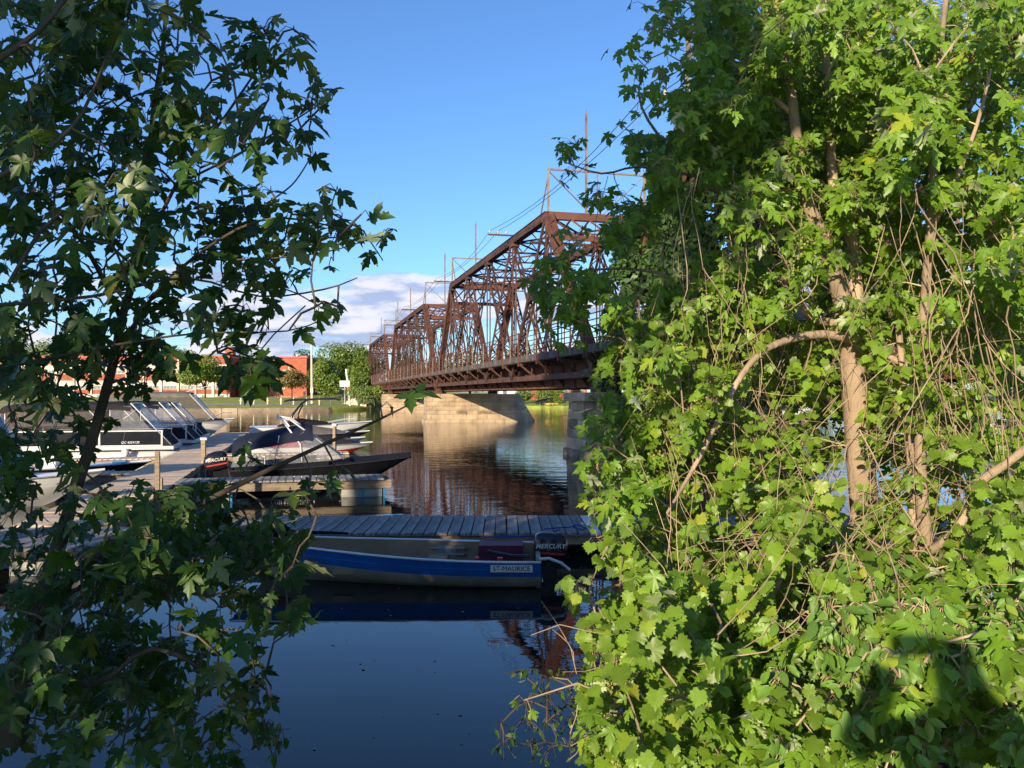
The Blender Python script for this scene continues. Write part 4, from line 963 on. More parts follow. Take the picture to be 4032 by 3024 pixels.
# ------------------------------------------------------------ people
def person(loc, rz, label, pose, shirt='shirt', name='person', scale=1.):
    t = thing(name, label, 'person', loc, rz); t.scale = (scale,) * 3
    J, E, RD = pose
    me = bpy.data.meshes.new('body'); me.from_pydata(J, E, []); o = bpy.data.objects.new('body', me); C.objects.link(o)
    md_ = o.modifiers.new('s', 'SKIN'); me_sk = me.skin_vertices[0].data if me.skin_vertices else None
    if me_sk is None:
        bm = bmesh.new(); bm.from_mesh(me); bm.verts.layers.skin.verify(); bm.to_mesh(me); bm.free(); me_sk = me.skin_vertices[0].data
    for i, r_ in enumerate(RD): me_sk[i].radius = (r_[0], r_[1]) if isinstance(r_, tuple) else (r_, r_)
    me_sk[0].use_root = True
    ss = o.modifiers.new('u', 'SUBSURF'); ss.levels = 1; ss.render_levels = 1
    dg = bpy.context.evaluated_depsgraph_get(); m2 = bpy.data.meshes.new_from_object(o.evaluated_get(dg)); bpy.data.objects.remove(o)
    m2.materials.clear(); 
    for q in (M[shirt], M['trousers'], M['skin']): m2.materials.append(q)
    for p in m2.polygons:
        z = p.center.z; p.material_index = 1 if z < .92 else (2 if (z > 1.47 or abs(p.center.x) > .42) else 0); p.use_smooth = True
    b = bpy.data.objects.new('body', m2); C.objects.link(b); b.parent = t
    return t
def pose(arm='down'):
    J = [(0, 0, .98), (0, 0, 1.15), (0, 0, 1.38), (0, 0, 1.48), (0, .02, 1.56), (0, .04, 1.66), (0, .03, 1.74)]; Rr = [(.20, .12), (.19, .12), (.20, .12), (.07, .07), (.07, .08), (.085, .10), (.06, .07)]
    E = [(i, i + 1) for i in range(6)]
    for s in (-1, 1):
        k = len(J); J += [(s * .10, 0, .90), (s * .12, .01, .50), (s * .13, -.01, .10), (s * .14, .14, .03)]; Rr += [.095, .06, .042, .035]; E += [(0, k), (k, k + 1), (k + 1, k + 2), (k + 2, k + 3)]
        k = len(J)
        if arm == 'up': J += [(s * .20, 0, 1.40), (s * .30, .12, 1.26), (s * .15, .26, 1.50), (s * .105, .30, 1.58)]
        else: J += [(s * .20, 0, 1.40), (s * .25, 0, 1.12), (s * .27, .06, .88), (s * .27, .09, .78)]
        Rr += ([.085, .075, .06, .055] if arm == 'up' else [.06, .045, .032, .028]); E += [(2, k), (k, k + 1), (k + 1, k + 2), (k + 2, k + 3)]
    return J, E, Rr
ph = person((0.0, -.37, 1.17), 0, 'person in a grey shirt holding up a phone to photograph the bridge', pose('up'))
ph.scale = (1.08, 1, 1)
m = MB(); m.box(-.07, .07, .340, .348, 1.585, 1.655); m.build('phone', M['black'], ph)
person((tp(668, 168) - 1, 168, 2.1), 0, 'person in a blue shirt standing by the school corner beside the pole', pose(), 'shirtb')
person((tp(668, 168) + .3, 168.5, 2.1), 1, 'person in dark clothes, right of the two standing by the school corner', pose(), 'trousers')

# ------------------------------------------------------------ leaves near the camera
def leaf_template(kind, cup, droop):
    if kind == 'maple':
        half = [(.09, -.05), (.27, -.06), (.22, .05), (.17, .11), (.33, .16), (.48, .29), (.64, .56), (.48, .50), (.41, .56), (.31, .46), (.125, .37), (.16, .50), (.25, .61), (.20, .67), (.26, .80), (.12, .88)]; base = (0, 0); tip = (0, 1.14); cen = (0, .30)
    elif kind == 'grape':
        half = [(.20, -.13), (.40, -.05), (.40, .08), (.56, .20), (.47, .30), (.60, .48), (.42, .52), (.40, .68), (.26, .66), (.24, .82), (.12, .80)]; base = (0, .02); tip = (0, 1.0); cen = (0, .34)
    else:
        half = [(.10, .08), (.20, .26), (.25, .48), (.20, .72), (.09, .90)]; base = (0, 0); tip = (0, 1.02); cen = (0, .45)
    pts = [base] + half + [tip] + [(-x, y) for x, y in half[::-1]]
    v = np.array([(x, y, 0.) for x, y in pts] + [(*cen, 0.)])
    v[:, 2] = cup * np.abs(v[:, 0]) - droop * (v[:, 1] ** 2) - droop * .8 * v[:, 0] ** 2 + .03 * np.sin(v[:, 0] * 17 + v[:, 1] * 11)
    n = len(pts); f = np.array([(n, (i + 1) % n, i) if False else (n, i, (i + 1) % n) for i in range(n)])
    # right half runs upward: base->right->tip->left is counter-clockwise, normals +z
    return v, f
TPL = {}
for kd, prm in (('maple', ((.25, .22), (.05, .35), (.45, .12), (-.15, .28))), ('grape', ((.2, .1), (-.2, .18), (.35, .25), (.05, .3))), ('oval', ((.35, .1), (.5, .25), (.2, .02), (.3, .3)))):
    TPL[kd] = [leaf_template(kd, *q) for q in prm]
LEAFMESH = {}
def leaf_mesh(kd, i, m):
    key = (kd, i, m.name)
    if key not in LEAFMESH:
        v, f = TPL[kd][i]; me = bpy.data.meshes.new('leaf'); me.from_pydata(v.tolist(), [], f.tolist()); me.materials.append(m); me.polygons.foreach_set('use_smooth', [True] * len(f)); LEAFMESH[key] = me
    return LEAFMESH[key]
def frames(pos, n, tip):
    n = n / np.linalg.norm(n, axis=1)[:, None]; tip = tip - n * np.sum(tip * n, 1)[:, None]; tip /= np.linalg.norm(tip, axis=1)[:, None] + 1e-9
    xa = np.cross(tip, n); return xa, tip, n
def place_leaves(parent, kd, m, pos, nrm, tip, size, nobj=300):
    """leaves: the 300 that show largest become objects, the rest one joined mesh"""
    xa, ya, za = frames(pos, nrm, tip); n = len(pos); var = rng.integers(0, 4, n)
    dist = np.linalg.norm(pos - np.array([0, 0, H]), axis=1); infr = (np.abs(pos[:, 0] / pos[:, 1]) < .66) & (np.abs((pos[:, 2] - H) / pos[:, 1]) < .5)
    order = np.argsort(-(size / dist) * infr); pick = set(order[:nobj].tolist())
    for i in order[:nobj]:
        o = bpy.data.objects.new('leaf', leaf_mesh(kd, int(var[i]), m)); C.objects.link(o); o.parent = parent; s = size[i]
        o.matrix_local = Matrix(((xa[i][0] * s, ya[i][0] * s, za[i][0] * s, pos[i][0]), (xa[i][1] * s, ya[i][1] * s, za[i][1] * s, pos[i][1]), (xa[i][2] * s, ya[i][2] * s, za[i][2] * s, pos[i][2]), (0, 0, 0, 1)))
    rest = np.array([i for i in range(n) if i not in pick], dtype=int)
    V = []; Fc = []; off = 0
    for k in range(4):
        idx = rest[var[rest] == k]
        if len(idx) == 0: continue
        v, f = TPL[kd][k]; nv = len(v)
        P_ = pos[idx][:, None, :] + size[idx][:, None, None] * (v[None, :, 0:1] * xa[idx][:, None, :] + v[None, :, 1:2] * ya[idx][:, None, :] + v[None, :, 2:3] * za[idx][:, None, :])
        V.append(P_.reshape(-1, 3)); Fc.append((f[None] + (np.arange(len(idx)) * nv)[:, None, None] + off).reshape(-1, 3)); off += len(idx) * nv
    if V:
        V = np.concatenate(V); Fc = np.concatenate(Fc); nf = len(Fc)
        me = bpy.data.meshes.new('foliage'); me.vertices.add(len(V)); me.vertices.foreach_set('co', V.astype(np.float32).ravel())
        me.loops.add(nf * 3); me.loops.foreach_set('vertex_index', Fc.astype(np.int32).ravel()); me.polygons.add(nf); me.polygons.foreach_set('loop_start', np.arange(0, nf * 3, 3, dtype=np.int32)); me.update(calc_edges=True)
        me.polygons.foreach_set('use_smooth', np.ones(nf, dtype=bool)); me.materials.append(m); o = bpy.data.objects.new('foliage', me); C.objects.link(o); o.parent = parent; o['kind'] = 'stuff'

def cells(grid, x0, cell, y0=0):
    out = []
    for r_, row in enumerate(grid):
        for c, ch in enumerate(row):
            if ch not in ' .': out.append((x0 + (c + .5) * cell, y0 + (r_ + .5) * cell, int(ch)))
    return out
def lump(x, y, s=1.):
    return math.sin(x * .013 * s + 1.3) * math.cos(y * .011 * s + .4) + .6 * math.sin(x * .031 * s + y * .023 * s)
def foliage(parent, cl, cell, depth, spread, leafsz, kd, m, nfac, facing, skeleton, twm, layers=1, cov=.135, tiprand=.55, nobj=300, twr=.0045, norand=.6, maxn=34, clump=False):
    pos = []; nr_ = []; tp_ = []; sz = []; tw = MB()
    nodes = [Vector(p) for p in skeleton]; NA = np.array([tuple(p) for p in nodes])
    cents = []
    for cx_, cy_, n in cl:
        for ly in range(layers):
            D = depth(cx_, cy_) + spread * (ly + random.uniform(-.5, .5)) * (1 if layers > 1 else .8)
            s_px = leafsz * F / K / D; a = .30 * s_px * s_px * .72
            N_ = -math.log(1 - min(.975, n * cov)) * cell * cell / a * nfac
            if layers > 1 and ly: N_ *= .9
            if clump: N_ *= max(.26, .98 + .75 * math.sin(cx_ * .045 + 1.7 * math.sin(cy_ * .021)) * math.cos(cy_ * .052 + cx_ * .012) + random.uniform(-.3, .3))
            N_ = min(maxn, N_); N_ = int(N_) + (1 if random.random() < N_ - int(N_) else 0)
            if N_ == 0: continue
            cents.append((px(cx_ + random.uniform(-.2, .2) * cell, cy_ - cell * .25, D), N_, cx_, cy_, D))
    # grow twigs outward from the skeleton
    d0 = [float(np.min(np.linalg.norm(NA - np.array(tuple(c[0])), axis=1))) for c in cents]
    for i in np.argsort(d0):
        p, N_, cx_, cy_, D = cents[i]
        dd = np.linalg.norm(NA - np.array(tuple(p)), axis=1); j = int(np.argmin(dd)); a = Vector(NA[j]); L_ = (p - a).length
        mid = a.lerp(p, .5) + Vector((random.uniform(-.1, .1), random.uniform(-.1, .1), .10 + random.uniform(-.05, .08))) * L_
        tw.tube([a, mid, p], [twr * (1.5 if L_ > .3 else 1.1), twr, twr * .7], 4, cap=False); NA = np.vstack([NA, np.array([tuple(mid), tuple(p)])])
        for k in range(N_):
            q = px(cx_ + random.uniform(-.56, .56) * cell, cy_ + random.uniform(-.56, .56) * cell, D + random.uniform(-.5, .5) * spread * .6)
            q.z += leafsz * .35
            if (q - p).length < .35:
                e = p.lerp(q, .5) + Vector((0, 0, .02)); tw.tube([p, e, q], .0018, 3, cap=False)
            pos.append(tuple(q)); s = leafsz * random.choice((.55, .8, .95, 1., 1.1, 1.25)); sz.append(s)
            out = (q - p); out.z = 0
            if out.length > 1e-4: out.normalize()
            nr_.append(tuple(facing + Vector((random.gauss(0, norand), random.gauss(0, norand), random.gauss(0, norand)))))
            tp_.append((out.x * .4 + random.gauss(0, tiprand), out.y * .3 + random.gauss(0, tiprand), -.9 + random.gauss(0, .35)))
    if not pos: return
    place_leaves(parent, kd, m, np.array(pos), np.array(nr_), np.array(tp_), np.array(sz), nobj)
    tw.build('twigs', twm, parent, kind='stuff')
def limb(parent, pts, m, name='branch', n=8, sub=3):
    """pts: (x,y,Y,width px) in the 2212 view"""
    P_ = [px(a, b, D) for a, b, D, w_ in pts]; r_ = [w_ * K / F * D / 2 for a, b, D, w_ in pts]
    Q = []; RR = []
    for i in range(len(P_) - 1):
        for k in range(sub):
            f = k / sub; p0 = P_[max(i - 1, 0)]; p1 = P_[i]; p2 = P_[i + 1]; p3 = P_[min(i + 2, len(P_) - 1)]
            Q.append(.5 * ((2 * p1) + (p2 - p0) * f + (2 * p0 - 5 * p1 + 4 * p2 - p3) * f * f + (3 * p1 - p0 - 3 * p2 + p3) * f ** 3)); RR.append(r_[i] * (1 - f) + r_[i + 1] * f)
    Q.append(P_[-1]); RR.append(r_[-1]); m_ = MB().tube(Q, RR, n); m_.build(name, m, parent, True); return Q

GL = ['577887763', '5588876650553', '65787465237451', '56776315623403', '677644677155252', '776666667264430', '77676765764434', '7667567654', '666766755033012', '7656777436753662', '64453475467656543', '54233565656622211', '56665665354451', '666766566454034', '6556556355432', '65556562115', '765534600061', '456312', '544652', '5465421', '6434431', '64334435551124', '53443456664212', '54334566655443', '55556666664443', '5555666655444', '55654533354342', '5666665345423', '655666645422', '666666643521', '645665565432', '423654654532', '322534554521']
lm = thing('maple_tree', 'shaded silver maple framing the whole left side, its dark leaves against the sky', 'tree', (0, 0, 0))
sk = []
sk += limb(lm, [(20, 1600, 3.6, 70), (55, 1430, 3.6, 52), (100, 1270, 3.65, 40), (150, 1100, 3.7, 27), (205, 930, 3.75, 23), (248, 770, 3.8, 20), (262, 690, 3.8, 18), (300, 560, 3.8, 17), (318, 400, 3.8, 13), (330, 250, 3.8, 11), (352, 100, 3.8, 9), (365, -60, 3.8, 7)], M['barkd'], 'trunk')
sk += limb(lm, [(48, 1420, 3.6, 34), (120, 1290, 3.5, 24), (200, 1210, 3.4, 20), (300, 1150, 3.35, 17), (430, 1090, 3.3, 14), (560, 1025, 3.3, 11), (700, 960, 3.3, 8), (800, 915, 3.3, 6), (868, 882, 3.3, 4), (905, 862, 3.3, 3)], M['barkd'])
sk += limb(lm, [(262, 690, 3.8, 12), (200, 560, 3.4, 10), (120, 470, 3.1, 9), (20, 610, 2.9, 8)], M['barkd'])
sk += limb(lm, [(-40, 400, 2.9, 11), (90, 330, 2.9, 9), (180, 240, 3.0, 7), (250, 70, 3.1, 5)], M['barkd'])
sk += limb(lm, [(-40, 150, 2.8, 14), (80, 70, 2.9, 11), (160, -30, 3.0, 9)], M['barkd'])
sk += limb(lm, [(240, 800, 3.8, 10), (330, 640, 3.6, 8), (470, 520, 3.4, 6), (600, 470, 3.3, 5), (760, 500, 3.3, 3)], M['barkd'])
sk += limb(lm, [(285, 600, 3.8, 10), (380, 400, 3.6, 8), (480, 260, 3.5, 6), (570, 130, 3.4, 4), (600, 90, 3.4, 3)], M['barkd'])
sk += limb(lm, [(380, 400, 3.6, 6), (520, 330, 3.6, 5), (620, 270, 3.5, 4), (690, 225, 3.5, 3)], M['barkd'])
sk += limb(lm, [(430, 560, 3.5, 5), (560, 560, 3.4, 4), (700, 545, 3.4, 3), (790, 520, 3.4, 2)], M['barkd'])
sk += limb(lm, [(-20, 660, 3.0, 9), (200, 640, 3.1, 7), (400, 600, 3.2, 5), (560, 640, 3.2, 4), (700, 625, 3.2, 4), (772, 600, 3.2, 2)], M['barkd'])
sk += limb(lm, [(-20, 800, 3.2, 8), (250, 745, 3.3, 6), (430, 720, 3.3, 4), (620, 715, 3.3, 3), (720, 680, 3.3, 2)], M['barkd'])
sk += limb(lm, [(55, 1430, 3.6, 20), (200, 1480, 3.3, 14), (330, 1400, 3.3, 10), (480, 1480, 3.2, 7), (560, 1620, 3.2, 5)], M['barkd'])
sk += limb(lm, [(120, 1290, 3.5, 12), (300, 1240, 3.5, 8), (450, 1290, 3.5, 6), (600, 1210, 3.4, 4)], M['barkd'])
sk += limb(lm, [(575, 440, 3.3, 4), (630, 400, 3.3, 3.5), (665, 350, 3.3, 3), (672, 330, 3.3, 2)], M['barkd'], sub=5)
sk += limb(lm, [(660, 660, 3.3, 3), (560, 760, 3.3, 3), (540, 860, 3.3, 3)], M['barkd'])
cl = []
for x, y, n in cells(GL, 0, 50):
    if 840 < y < 1060 and 195 < x < 480: n = max(0, n - 4)
    elif 880 < y < 1060 and x > 60: n = max(0, n - 2)
    if y < 700 and n > 3 and x < 430: n -= .8
    if n: cl.append((x, y, n))
cl += [(560, 800, 8), (545, 820, 7), (900, 878, 3), (830, 890, 3), (735, 1045, 4), (665, 1075, 4), (540, 1000, 3), (705, 685, 4), (600, 1180, 5), (630, 1235, 4), (560, 1150, 5), (590, 1215, 5), (540, 1190, 5), (640, 1185, 3), (520, 1240, 5)]
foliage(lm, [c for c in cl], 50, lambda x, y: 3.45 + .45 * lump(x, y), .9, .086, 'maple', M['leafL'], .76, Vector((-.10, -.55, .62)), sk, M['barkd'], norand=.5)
# extra depth of shaded leaves behind
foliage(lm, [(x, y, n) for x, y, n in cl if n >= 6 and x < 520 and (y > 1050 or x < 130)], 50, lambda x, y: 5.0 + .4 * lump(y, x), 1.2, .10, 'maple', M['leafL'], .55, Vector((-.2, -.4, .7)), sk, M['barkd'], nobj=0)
# creeper hanging in front of the water at the lower left
hv = thing('creeper', 'thin leafy creeper hanging down in front of the dark water at lower left', 'vine', (0, 0, 0))
sk = limb(hv, [(535, 1380, 3.2, 3), (548, 1440, 3.2, 3), (556, 1500, 3.2, 3), (568, 1560, 3.2, 3), (590, 1640, 3.2, 3), (600, 1700, 3.2, 3)], M['barkd'], 'stem', 5)
foliage(hv, [(545, 1400, 4), (560, 1390, 3), (548, 1450, 4), (535, 1490, 3), (565, 1500, 4), (555, 1530, 3), (575, 1580, 3), (590, 1620, 3), (600, 1590, 3)], 40, lambda x, y: 3.2, .1, .045, 'oval', M['leafL'], .9, Vector((-.1, -.6, .5)), sk, M['barkd'], nobj=60)

GR = ["    001457888888888888856",
      "    002558888888888888765",
      "    012268888888888888764",
      "    00533788888888888875 ",
      "    001678888888888888655",
      "    01788888888866888745 ",
      "   42788888888878888877  ",
      "   547788557888888888888 ",
      "    46886557788888888888 ",
      "    2587555675777888888888",
      "  145774455537777888777  ",
      "  467776565545666777777  ",
      " 16677667766644666677777 ",
      "  6668877776655566667777 ",
      "  134677765444365455677  ",
      "    14777655563164555677 ",
      "    26777746664044566666 ",
      "    367766423441554661444",
      "    4777766644314366444  ",
      "    4776566663414546644  ",
      "    57776666543134355344 ",
      "    57765446533343323355 ",
      "    266554445543552564555",
      "    157766557765442466777",
      "  0 25777666888877777777 ",
      "   4156777777777777777777",
      "   22677777723777777777 7",
      "    567777773377777777777",
      "    46777777777777777777 ",
      " 223566777777777777777777",
      " 234566777777777777777777",
      "134566777777777777777777 ",
      "2556677777777777777777777"]
X0R = 1062
clr = cells(GR, X0R, 50)
clr = [c for c in clr if not (1800 < c[0] < 1925 and 740 < c[1] < 1160 and c[2] <= 3)]
clr = [(x, y, n) for x, y, n in clr if not (240 < y < 700 and 1262 < x < 1600 - abs(y - 500) * .4) or random.random() < .55]
clr = [(x, y, n + 1.5 if (860 < y < 1140 and x > 1600 and n > 2) else n) for x, y, n in clr]
def depR(x, y):
    top = 5.6 + .5 * lump(x, y)
    low = 3.7 + .3 * lump(x, y)
    f = min(1, max(0, (y - 950) / 450)); return top * (1 - f) + low * f + (max(0, 1400 - x) / 400 * .8 if y < 1200 else 0)
rt = thing('maple_tree', 'sunlit silver maple with a pale grey trunk filling the upper right of the view', 'tree', (0, 0, 0))
sk = []
sk += limb(rt, [(1900, 1520, 5.0, 90), (1882, 1250, 5.2, 74), (1866, 1080, 5.3, 60), (1852, 920, 5.35, 55), (1842, 790, 5.4, 54), (1832, 710, 5.4, 50), (1812, 620, 5.4, 36), (1780, 520, 5.45, 30), (1740, 420, 5.5, 26), (1715, 250, 5.6, 22), (1700, 80, 5.7, 18), (1695, -60, 5.8, 15)], M['bark'], 'trunk', 12)
sk += limb(rt, [(1838, 760, 5.4, 34), (1850, 640, 5.5, 30), (1835, 500, 5.6, 26), (1800, 400, 5.7, 22), (1790, 200, 5.8, 18), (1770, -40, 5.9, 12)], M['bark'])
sk += limb(rt, [(1845, 735, 5.3, 22), (1780, 722, 5.2, 19), (1700, 735, 5.1, 17), (1640, 765, 5.0, 15), (1590, 830, 4.9, 13), (1550, 910, 4.8, 11), (1510, 990, 4.7, 10), (1470, 1060, 4.6, 8), (1440, 1110, 4.5, 6)], M['bark'])
sk += limb(rt, [(1830, 700, 5.4, 20), (1760, 690, 5.3, 18), (1735, 660, 5.2, 15)], M['bark'])
sk += limb(rt, [(1850, 720, 5.4, 18), (1920, 770, 5.3, 14), (1980, 800, 5.2, 11)], M['bark'])
sk += limb(rt, [(1800, 600, 5.4, 14), (1650, 480, 5.6, 10), (1500, 380, 5.8, 8), (1400, 260, 6.0, 6), (1380, 190, 6.0, 4), (1400, 150, 6.0, 3)], M['bark'])
sk += limb(rt, [(1500, 380, 5.8, 7), (1380, 360, 6.2, 5), (1300, 375, 6.3, 4), (1220, 350, 6.3, 2.5)], M['bark'])
sk += limb(rt, [(1700, 600, 5.6, 10), (1500, 600, 6.0, 8), (1350, 580, 6.2, 6), (1220, 590, 6.3, 4), (1160, 600, 6.3, 3)], M['bark'])
sk += limb(rt, [(1715, 250, 5.6, 12), (1560, 120, 5.8, 9), (1430, 40, 6, 6)], M['bark'])
sk += limb(rt, [(1900, 1180, 5.0, 18), (1700, 1290, 4.4, 14), (1560, 1330, 4.1, 10), (1400, 1420, 3.9, 6)], M['bark'])
t2 = thing('maple_tree', 'slimmer sunlit maple with twin pale stems near the right edge', 'tree', (0, 0, 0))
sk2 = []
sk2 += limb(t2, [(2010, 1480, 4.6, 40), (2003, 1220, 4.7, 31), (1990, 1060, 4.75, 26), (1988, 900, 4.8, 23), (1992, 760, 4.9, 21), (2000, 620, 5.0, 20), (2012, 480, 5.0, 22), (2018, 300, 5.1, 18), (2030, 120, 5.2, 14), (2050, -50, 5.3, 10)], M['bark'], 'trunk', 10)
sk2 += limb(t2, [(1972, 1480, 4.9, 30), (1975, 1220, 4.9, 22), (1968, 1000, 4.9, 17), (1955, 850, 5.0, 13), (1940, 700, 5.1, 14)], M['bark'], 'trunk', 10)
sk2 += limb(t2, [(2005, 1195, 4.6, 20), (2060, 1150, 4.5, 18), (2100, 1090, 4.5, 18), (2120, 1040, 4.45, 20), (2170, 1005, 4.4, 19), (2240, 950, 4.3, 18)], M['bark'])
sk2 += limb(t2, [(2010, 500, 5.0, 12), (2060, 400, 4.9, 10), (2110, 270, 4.8, 8), (2140, 150, 4.8, 6)], M['bark'])
sk2 += limb(t2, [(2003, 1100, 4.7, 8), (1900, 1240, 4.3, 7), (1850, 1290, 4.1, 5)], M['bark'])
FR = Vector((-.26, -.75, .72)); FG = Vector((-.26, -.66, .86))
isM = lambda x, y: y < 700 or (x < 1420 and y < 1150) or (y > 1340 and x > 1500 and x < 1780 and (int(x * y) % 3 == 0)) or (random.random() < .16)
cM = [c for c in clr if isM(c[0], c[1])]; cG = [c for c in clr if c not in cM]
cM1 = [c for c in cM if c[0] < 1930]; cM2 = [c for c in cM if c[0] >= 1930]
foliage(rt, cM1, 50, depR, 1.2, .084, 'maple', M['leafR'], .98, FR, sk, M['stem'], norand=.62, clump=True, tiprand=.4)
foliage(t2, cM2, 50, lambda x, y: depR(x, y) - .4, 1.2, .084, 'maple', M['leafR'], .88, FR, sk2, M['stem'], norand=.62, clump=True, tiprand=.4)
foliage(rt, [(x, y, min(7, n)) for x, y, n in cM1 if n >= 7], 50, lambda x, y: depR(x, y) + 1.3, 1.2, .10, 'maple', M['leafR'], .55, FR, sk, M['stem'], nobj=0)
gv = thing('grape_vine', 'sunlit wild grape vine with bright leaves sprawling over the trees at the lower right', 'vine', (0, 0, 0))
cD = [c for c in clr if c[0] < 1262 and c[1] > 1380]; clr = [c for c in clr if c not in cD]; cG = [c for c in cG if c not in cD]; cM = [c for c in cM if c not in cD]
cO = [c for c in cG if c[0] > 1660 and c[1] > 1180 and (c[1] > 1280 or c[0] > 1750) and random.random() < .62]; cV = [c for c in cG if c not in cO]
foliage(gv, cV, 50, lambda x, y: depR(x, y) - .25, 1.2, .058, 'grape', M['grape'], .92, FG, sk + sk2, M['stem'], norand=.55, clump=True, tiprand=.5)
foliage(gv, [(x, y, min(7, n)) for x, y, n in cV if n >= 5], 50, lambda x, y: depR(x, y) + .9, .9, .085, 'grape', M['grape'], .5, FR, sk + sk2, M['stem'], nobj=0)
sh = thing('shrub', 'leafy shrub with small oval leaves in the lower right corner, partly in the photographer shadow', 'shrub', (0, 0, 0))
foliage(sh, cO + [(c[0], c[1], 5) for c in cO], 50, lambda x, y: depR(x, y) - .5, .5, .062, 'oval', M['oval'], .75, FR, [px(2050, 1750, 3.4), px(2150, 1650, 3.3), px(1900, 1700, 3.5), px(2000, 1500, 3.5)], M['stem'], norand=.5, tiprand=.7)

wp = thing('water_plants', 'dull twiggy weeds at the water edge, left foot of the sunlit thicket', 'weeds', (0, 0, 0))
foliage(wp, cD, 50, lambda x, y: 4.1, .5, .040, 'oval', M['leafL'], .8, Vector((-.1, -.6, .6)), [px(1300, 1500, 4.1), px(1330, 1600, 4.1), px(1290, 1700, 4.1)], M['barkd'], nobj=60, maxn=9)  # shade on these weeds comes partly from the darkened leaf colour
# dry hanging vine stems
vs = MB(); st2 = MB()
def hang(mb, x, y, D, ln, r_, lean=0.):
    r_ *= .52
    p = px(x, y, D); pts = [p]; dx = random.gauss(lean, .15); dy = random.gauss(0, .15)
    k = 7
    for i in range(k):
        dx += random.gauss(0, .24); dy += random.gauss(0, .16)
        pts.append(pts[-1] + Vector((dx, dy, -1)).normalized() * ln / k)
    mb.tube(pts, [r_ * (1 - .35 * i / k) for i in range(k + 1)], 4)
for i in range(110):
    x = random.gauss(1580, 75); y = random.uniform(330, 780); hang(vs, x, y, depR(x, y) + random.uniform(-.35, .6), random.uniform(.5, 1.7), random.uniform(.003, .009), .05)
for i in range(60):
    x = random.uniform(1400, 1900); y = random.uniform(400, 900); hang(vs, x, y, depR(x, y) + random.uniform(-.35, .6), random.uniform(.4, 1.4), random.uniform(.003, .008))
for i in range(60):
    x = random.gauss(2040, 75); y = random.uniform(380, 950); hang(vs, x, y, 4.6 + random.uniform(-.3, .4), random.uniform(.5, 1.5), random.uniform(.003, .009), .08)
for i in range(260):
    x = random.uniform(1440, 2200); y = random.uniform(780, 1500); D = depR(x, y) + random.uniform(-.35, .4)
    a = random.uniform(0, math.pi); ln = random.uniform(.3, 1.0); p = px(x, y, D); pts = [p]; d = Vector((math.cos(a), random.gauss(0, .3), math.sin(a)))
    for k in range(6): d = (d + Vector((random.gauss(0, .22), random.gauss(0, .15), random.gauss(0, .22)))).normalized(); pts.append(pts[-1] + d * ln / 6)
    vs.tube(pts, [random.uniform(.002, .0042) * (1 - .1 * q) for q in range(7)], 4)
for i in range(50):
    x = random.uniform(1230, 1500); y = random.uniform(1420, 1640); D = 3.9; a = random.uniform(.3, 2.2); ln = random.uniform(.12, .35); p = px(x, y, D); pts = [p]; d = Vector((math.cos(a), random.gauss(0, .3), math.sin(a)))
    for k in range(5): d = (d + Vector((random.gauss(0, .25), 0, random.gauss(0, .25)))).normalized(); pts.append(pts[-1] + d * ln / 5)
    vs.tube(pts, .0025, 4)
vs.build('dry_stems', M['stem'], gv, kind='stuff')
# leaning thick stem above the water gap
limb(gv, [(1560, 1480, 4.0, 18), (1600, 1400, 3.9, 22), (1650, 1320, 3.8, 18), (1690, 1240, 3.8, 12)], M['bark'], 'stem')
fl = []
for i in range(90):
    c = random.choice([c for c in clr if c[2] > 4]); D = depR(c[0], c[1]) - .4; p = np.array(tuple(px(c[0] + random.uniform(-25, 25), c[1] + random.uniform(-25, 25), D)))
    for k in range(26):
        q = p + rng.normal(0, .016, 3) * np.array([1, 1, 1.8]); s = .009
        a = rng.normal(size=3); a /= np.linalg.norm(a); b = np.cross(a, rng.normal(size=3)); b /= np.linalg.norm(b)
        fl += [q - a * s, q - b * s, q + a * s, q + b * s]
fo = quads_obj('blossom', np.array(fl), M['flower'], gv); fo['kind'] = 'stuff'

fd = MB()
for i in range(260):
    Y = random.uniform(4.8, 13.5); X = random.uniform(-.42, .18) * Y; a = random.uniform(0, 6.28); q = random.uniform(.006, .028); e = random.uniform(.3, 1)
    if random.random() < .5: X = .12 * Y + random.gauss(0, .5)
    c, sn = math.cos(a) * q, math.sin(a) * q
    fd.add([(X - c, Y - sn, .006), (X + sn * e, Y - c * e, .007), (X + c, Y + sn, .006), (X - sn * e, Y + c * e, .008)], [(0, 1, 2, 3)])
tag(fd.build('floating_debris', M['beige']), 'scattered bits of leaf and seed floating on the dark foreground water', 'debris', kind='stuff')

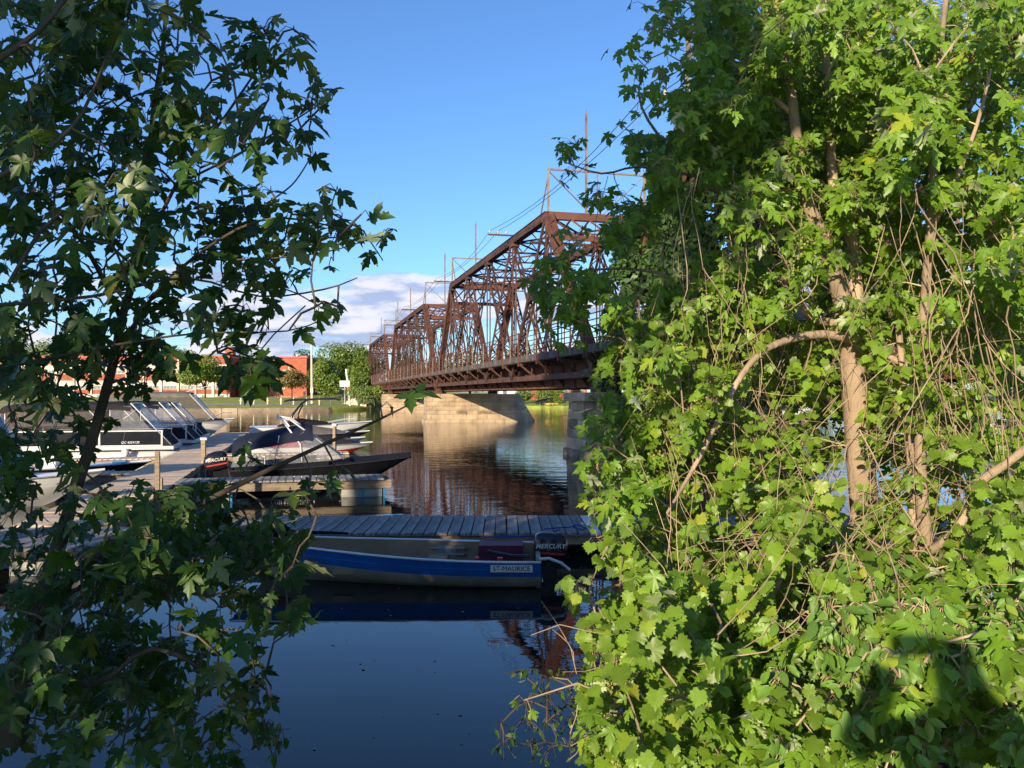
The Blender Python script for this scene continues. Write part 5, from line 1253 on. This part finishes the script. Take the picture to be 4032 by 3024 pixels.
# vine that smothers the end post of the truss span overhead
bv = thing('bridge_vine', 'dark vine smothering the end of the near truss span above the stone pier', 'vine', bp(Y0), ANG)
V = []
def blob(c, r_, n, s, sd_):
    v, _ = crown_quads(c, r_, n, s, sd_, 7, .3); V.append(v)
for yy in np.arange(-1, -19, -1.9):
    zmax = min(12.9, 3.55 + (-yy) * 1.12 + .6)
    for zz in np.arange(3.8, zmax, 1.9):
        blob((random.uniform(-.5, .8), yy + random.uniform(-.4, .4), zz + random.uniform(-.3, .3)), (1.3, 1.7, 1.6), 1300, .30, 500 + len(V))
for i in range(5): blob((2 + i, -8.4, 12.6 - .3 * i), (1.1, 1.2, 1.3), 1300, .28, 700 + i)
for i in range(0): blob((-.8, -1.0 - i * .8, 3.2 - .5 * i), (1, 1.2, 1.4), 1200, .26, 750 + i)
quads_obj('foliage', np.concatenate(V), M['far2'], bv)['kind'] = 'stuff'
m = MB()
for i in range(6): m.tube([(-.3 + random.uniform(-.4, .4), -.5, 0), (random.uniform(-.4, .4), -2.5, 5), (random.uniform(-.4, .4), -5, 9), (random.uniform(-.3, .3), -8.2, 12.5)], .05, 5)
m.build('stem', M['barkd'], bv)

# trees on the near bank behind and to the left of the camera, they shade the boats and the left maple; saplings and farthest tree are added, and crowns shaped, for this shade
for i, (p_, s_, hh, ww_, zb, nn, lb) in enumerate(((-4.9, -9.0, 21, 6.2, .04, 15000, 'tall leafy bank tree just behind the photographer'), (-9.6, -8.6, 18, 6.0, .04, 13000, 'leafy bank tree behind and left of the photographer'), (-13.4, -9.6, 21, 4.6, .47, 8000, 'high crowned bank tree farther left along the near shore'), (-16.7, -9.4, 21, 4.4, .60, 7000, 'second high crowned bank tree, added for shade, farthest left along the near shore'), (-2.15, -3.6, 9.6, 2.7, .5, 4200, 'slim sapling with a high crown, added for shade beside the photographer on the left'), (-4.6, -4.6, 6.2, 4.6, .0, 6000, 'low bushy sapling added for shade close behind the photographer on the left'), (-8.6, -4.4, 6.0, 4.6, .0, 6000, 'low bushy sapling added for shade farther left behind the photographer'))):
    X = .901 * p_ + .434 * s_; Y = -.434 * p_ + .901 * s_
    tree(X, Y, 1.2, hh - 1.2, ww_, lb, 'behind', nn, .36, zb, lobes=70, even=True)
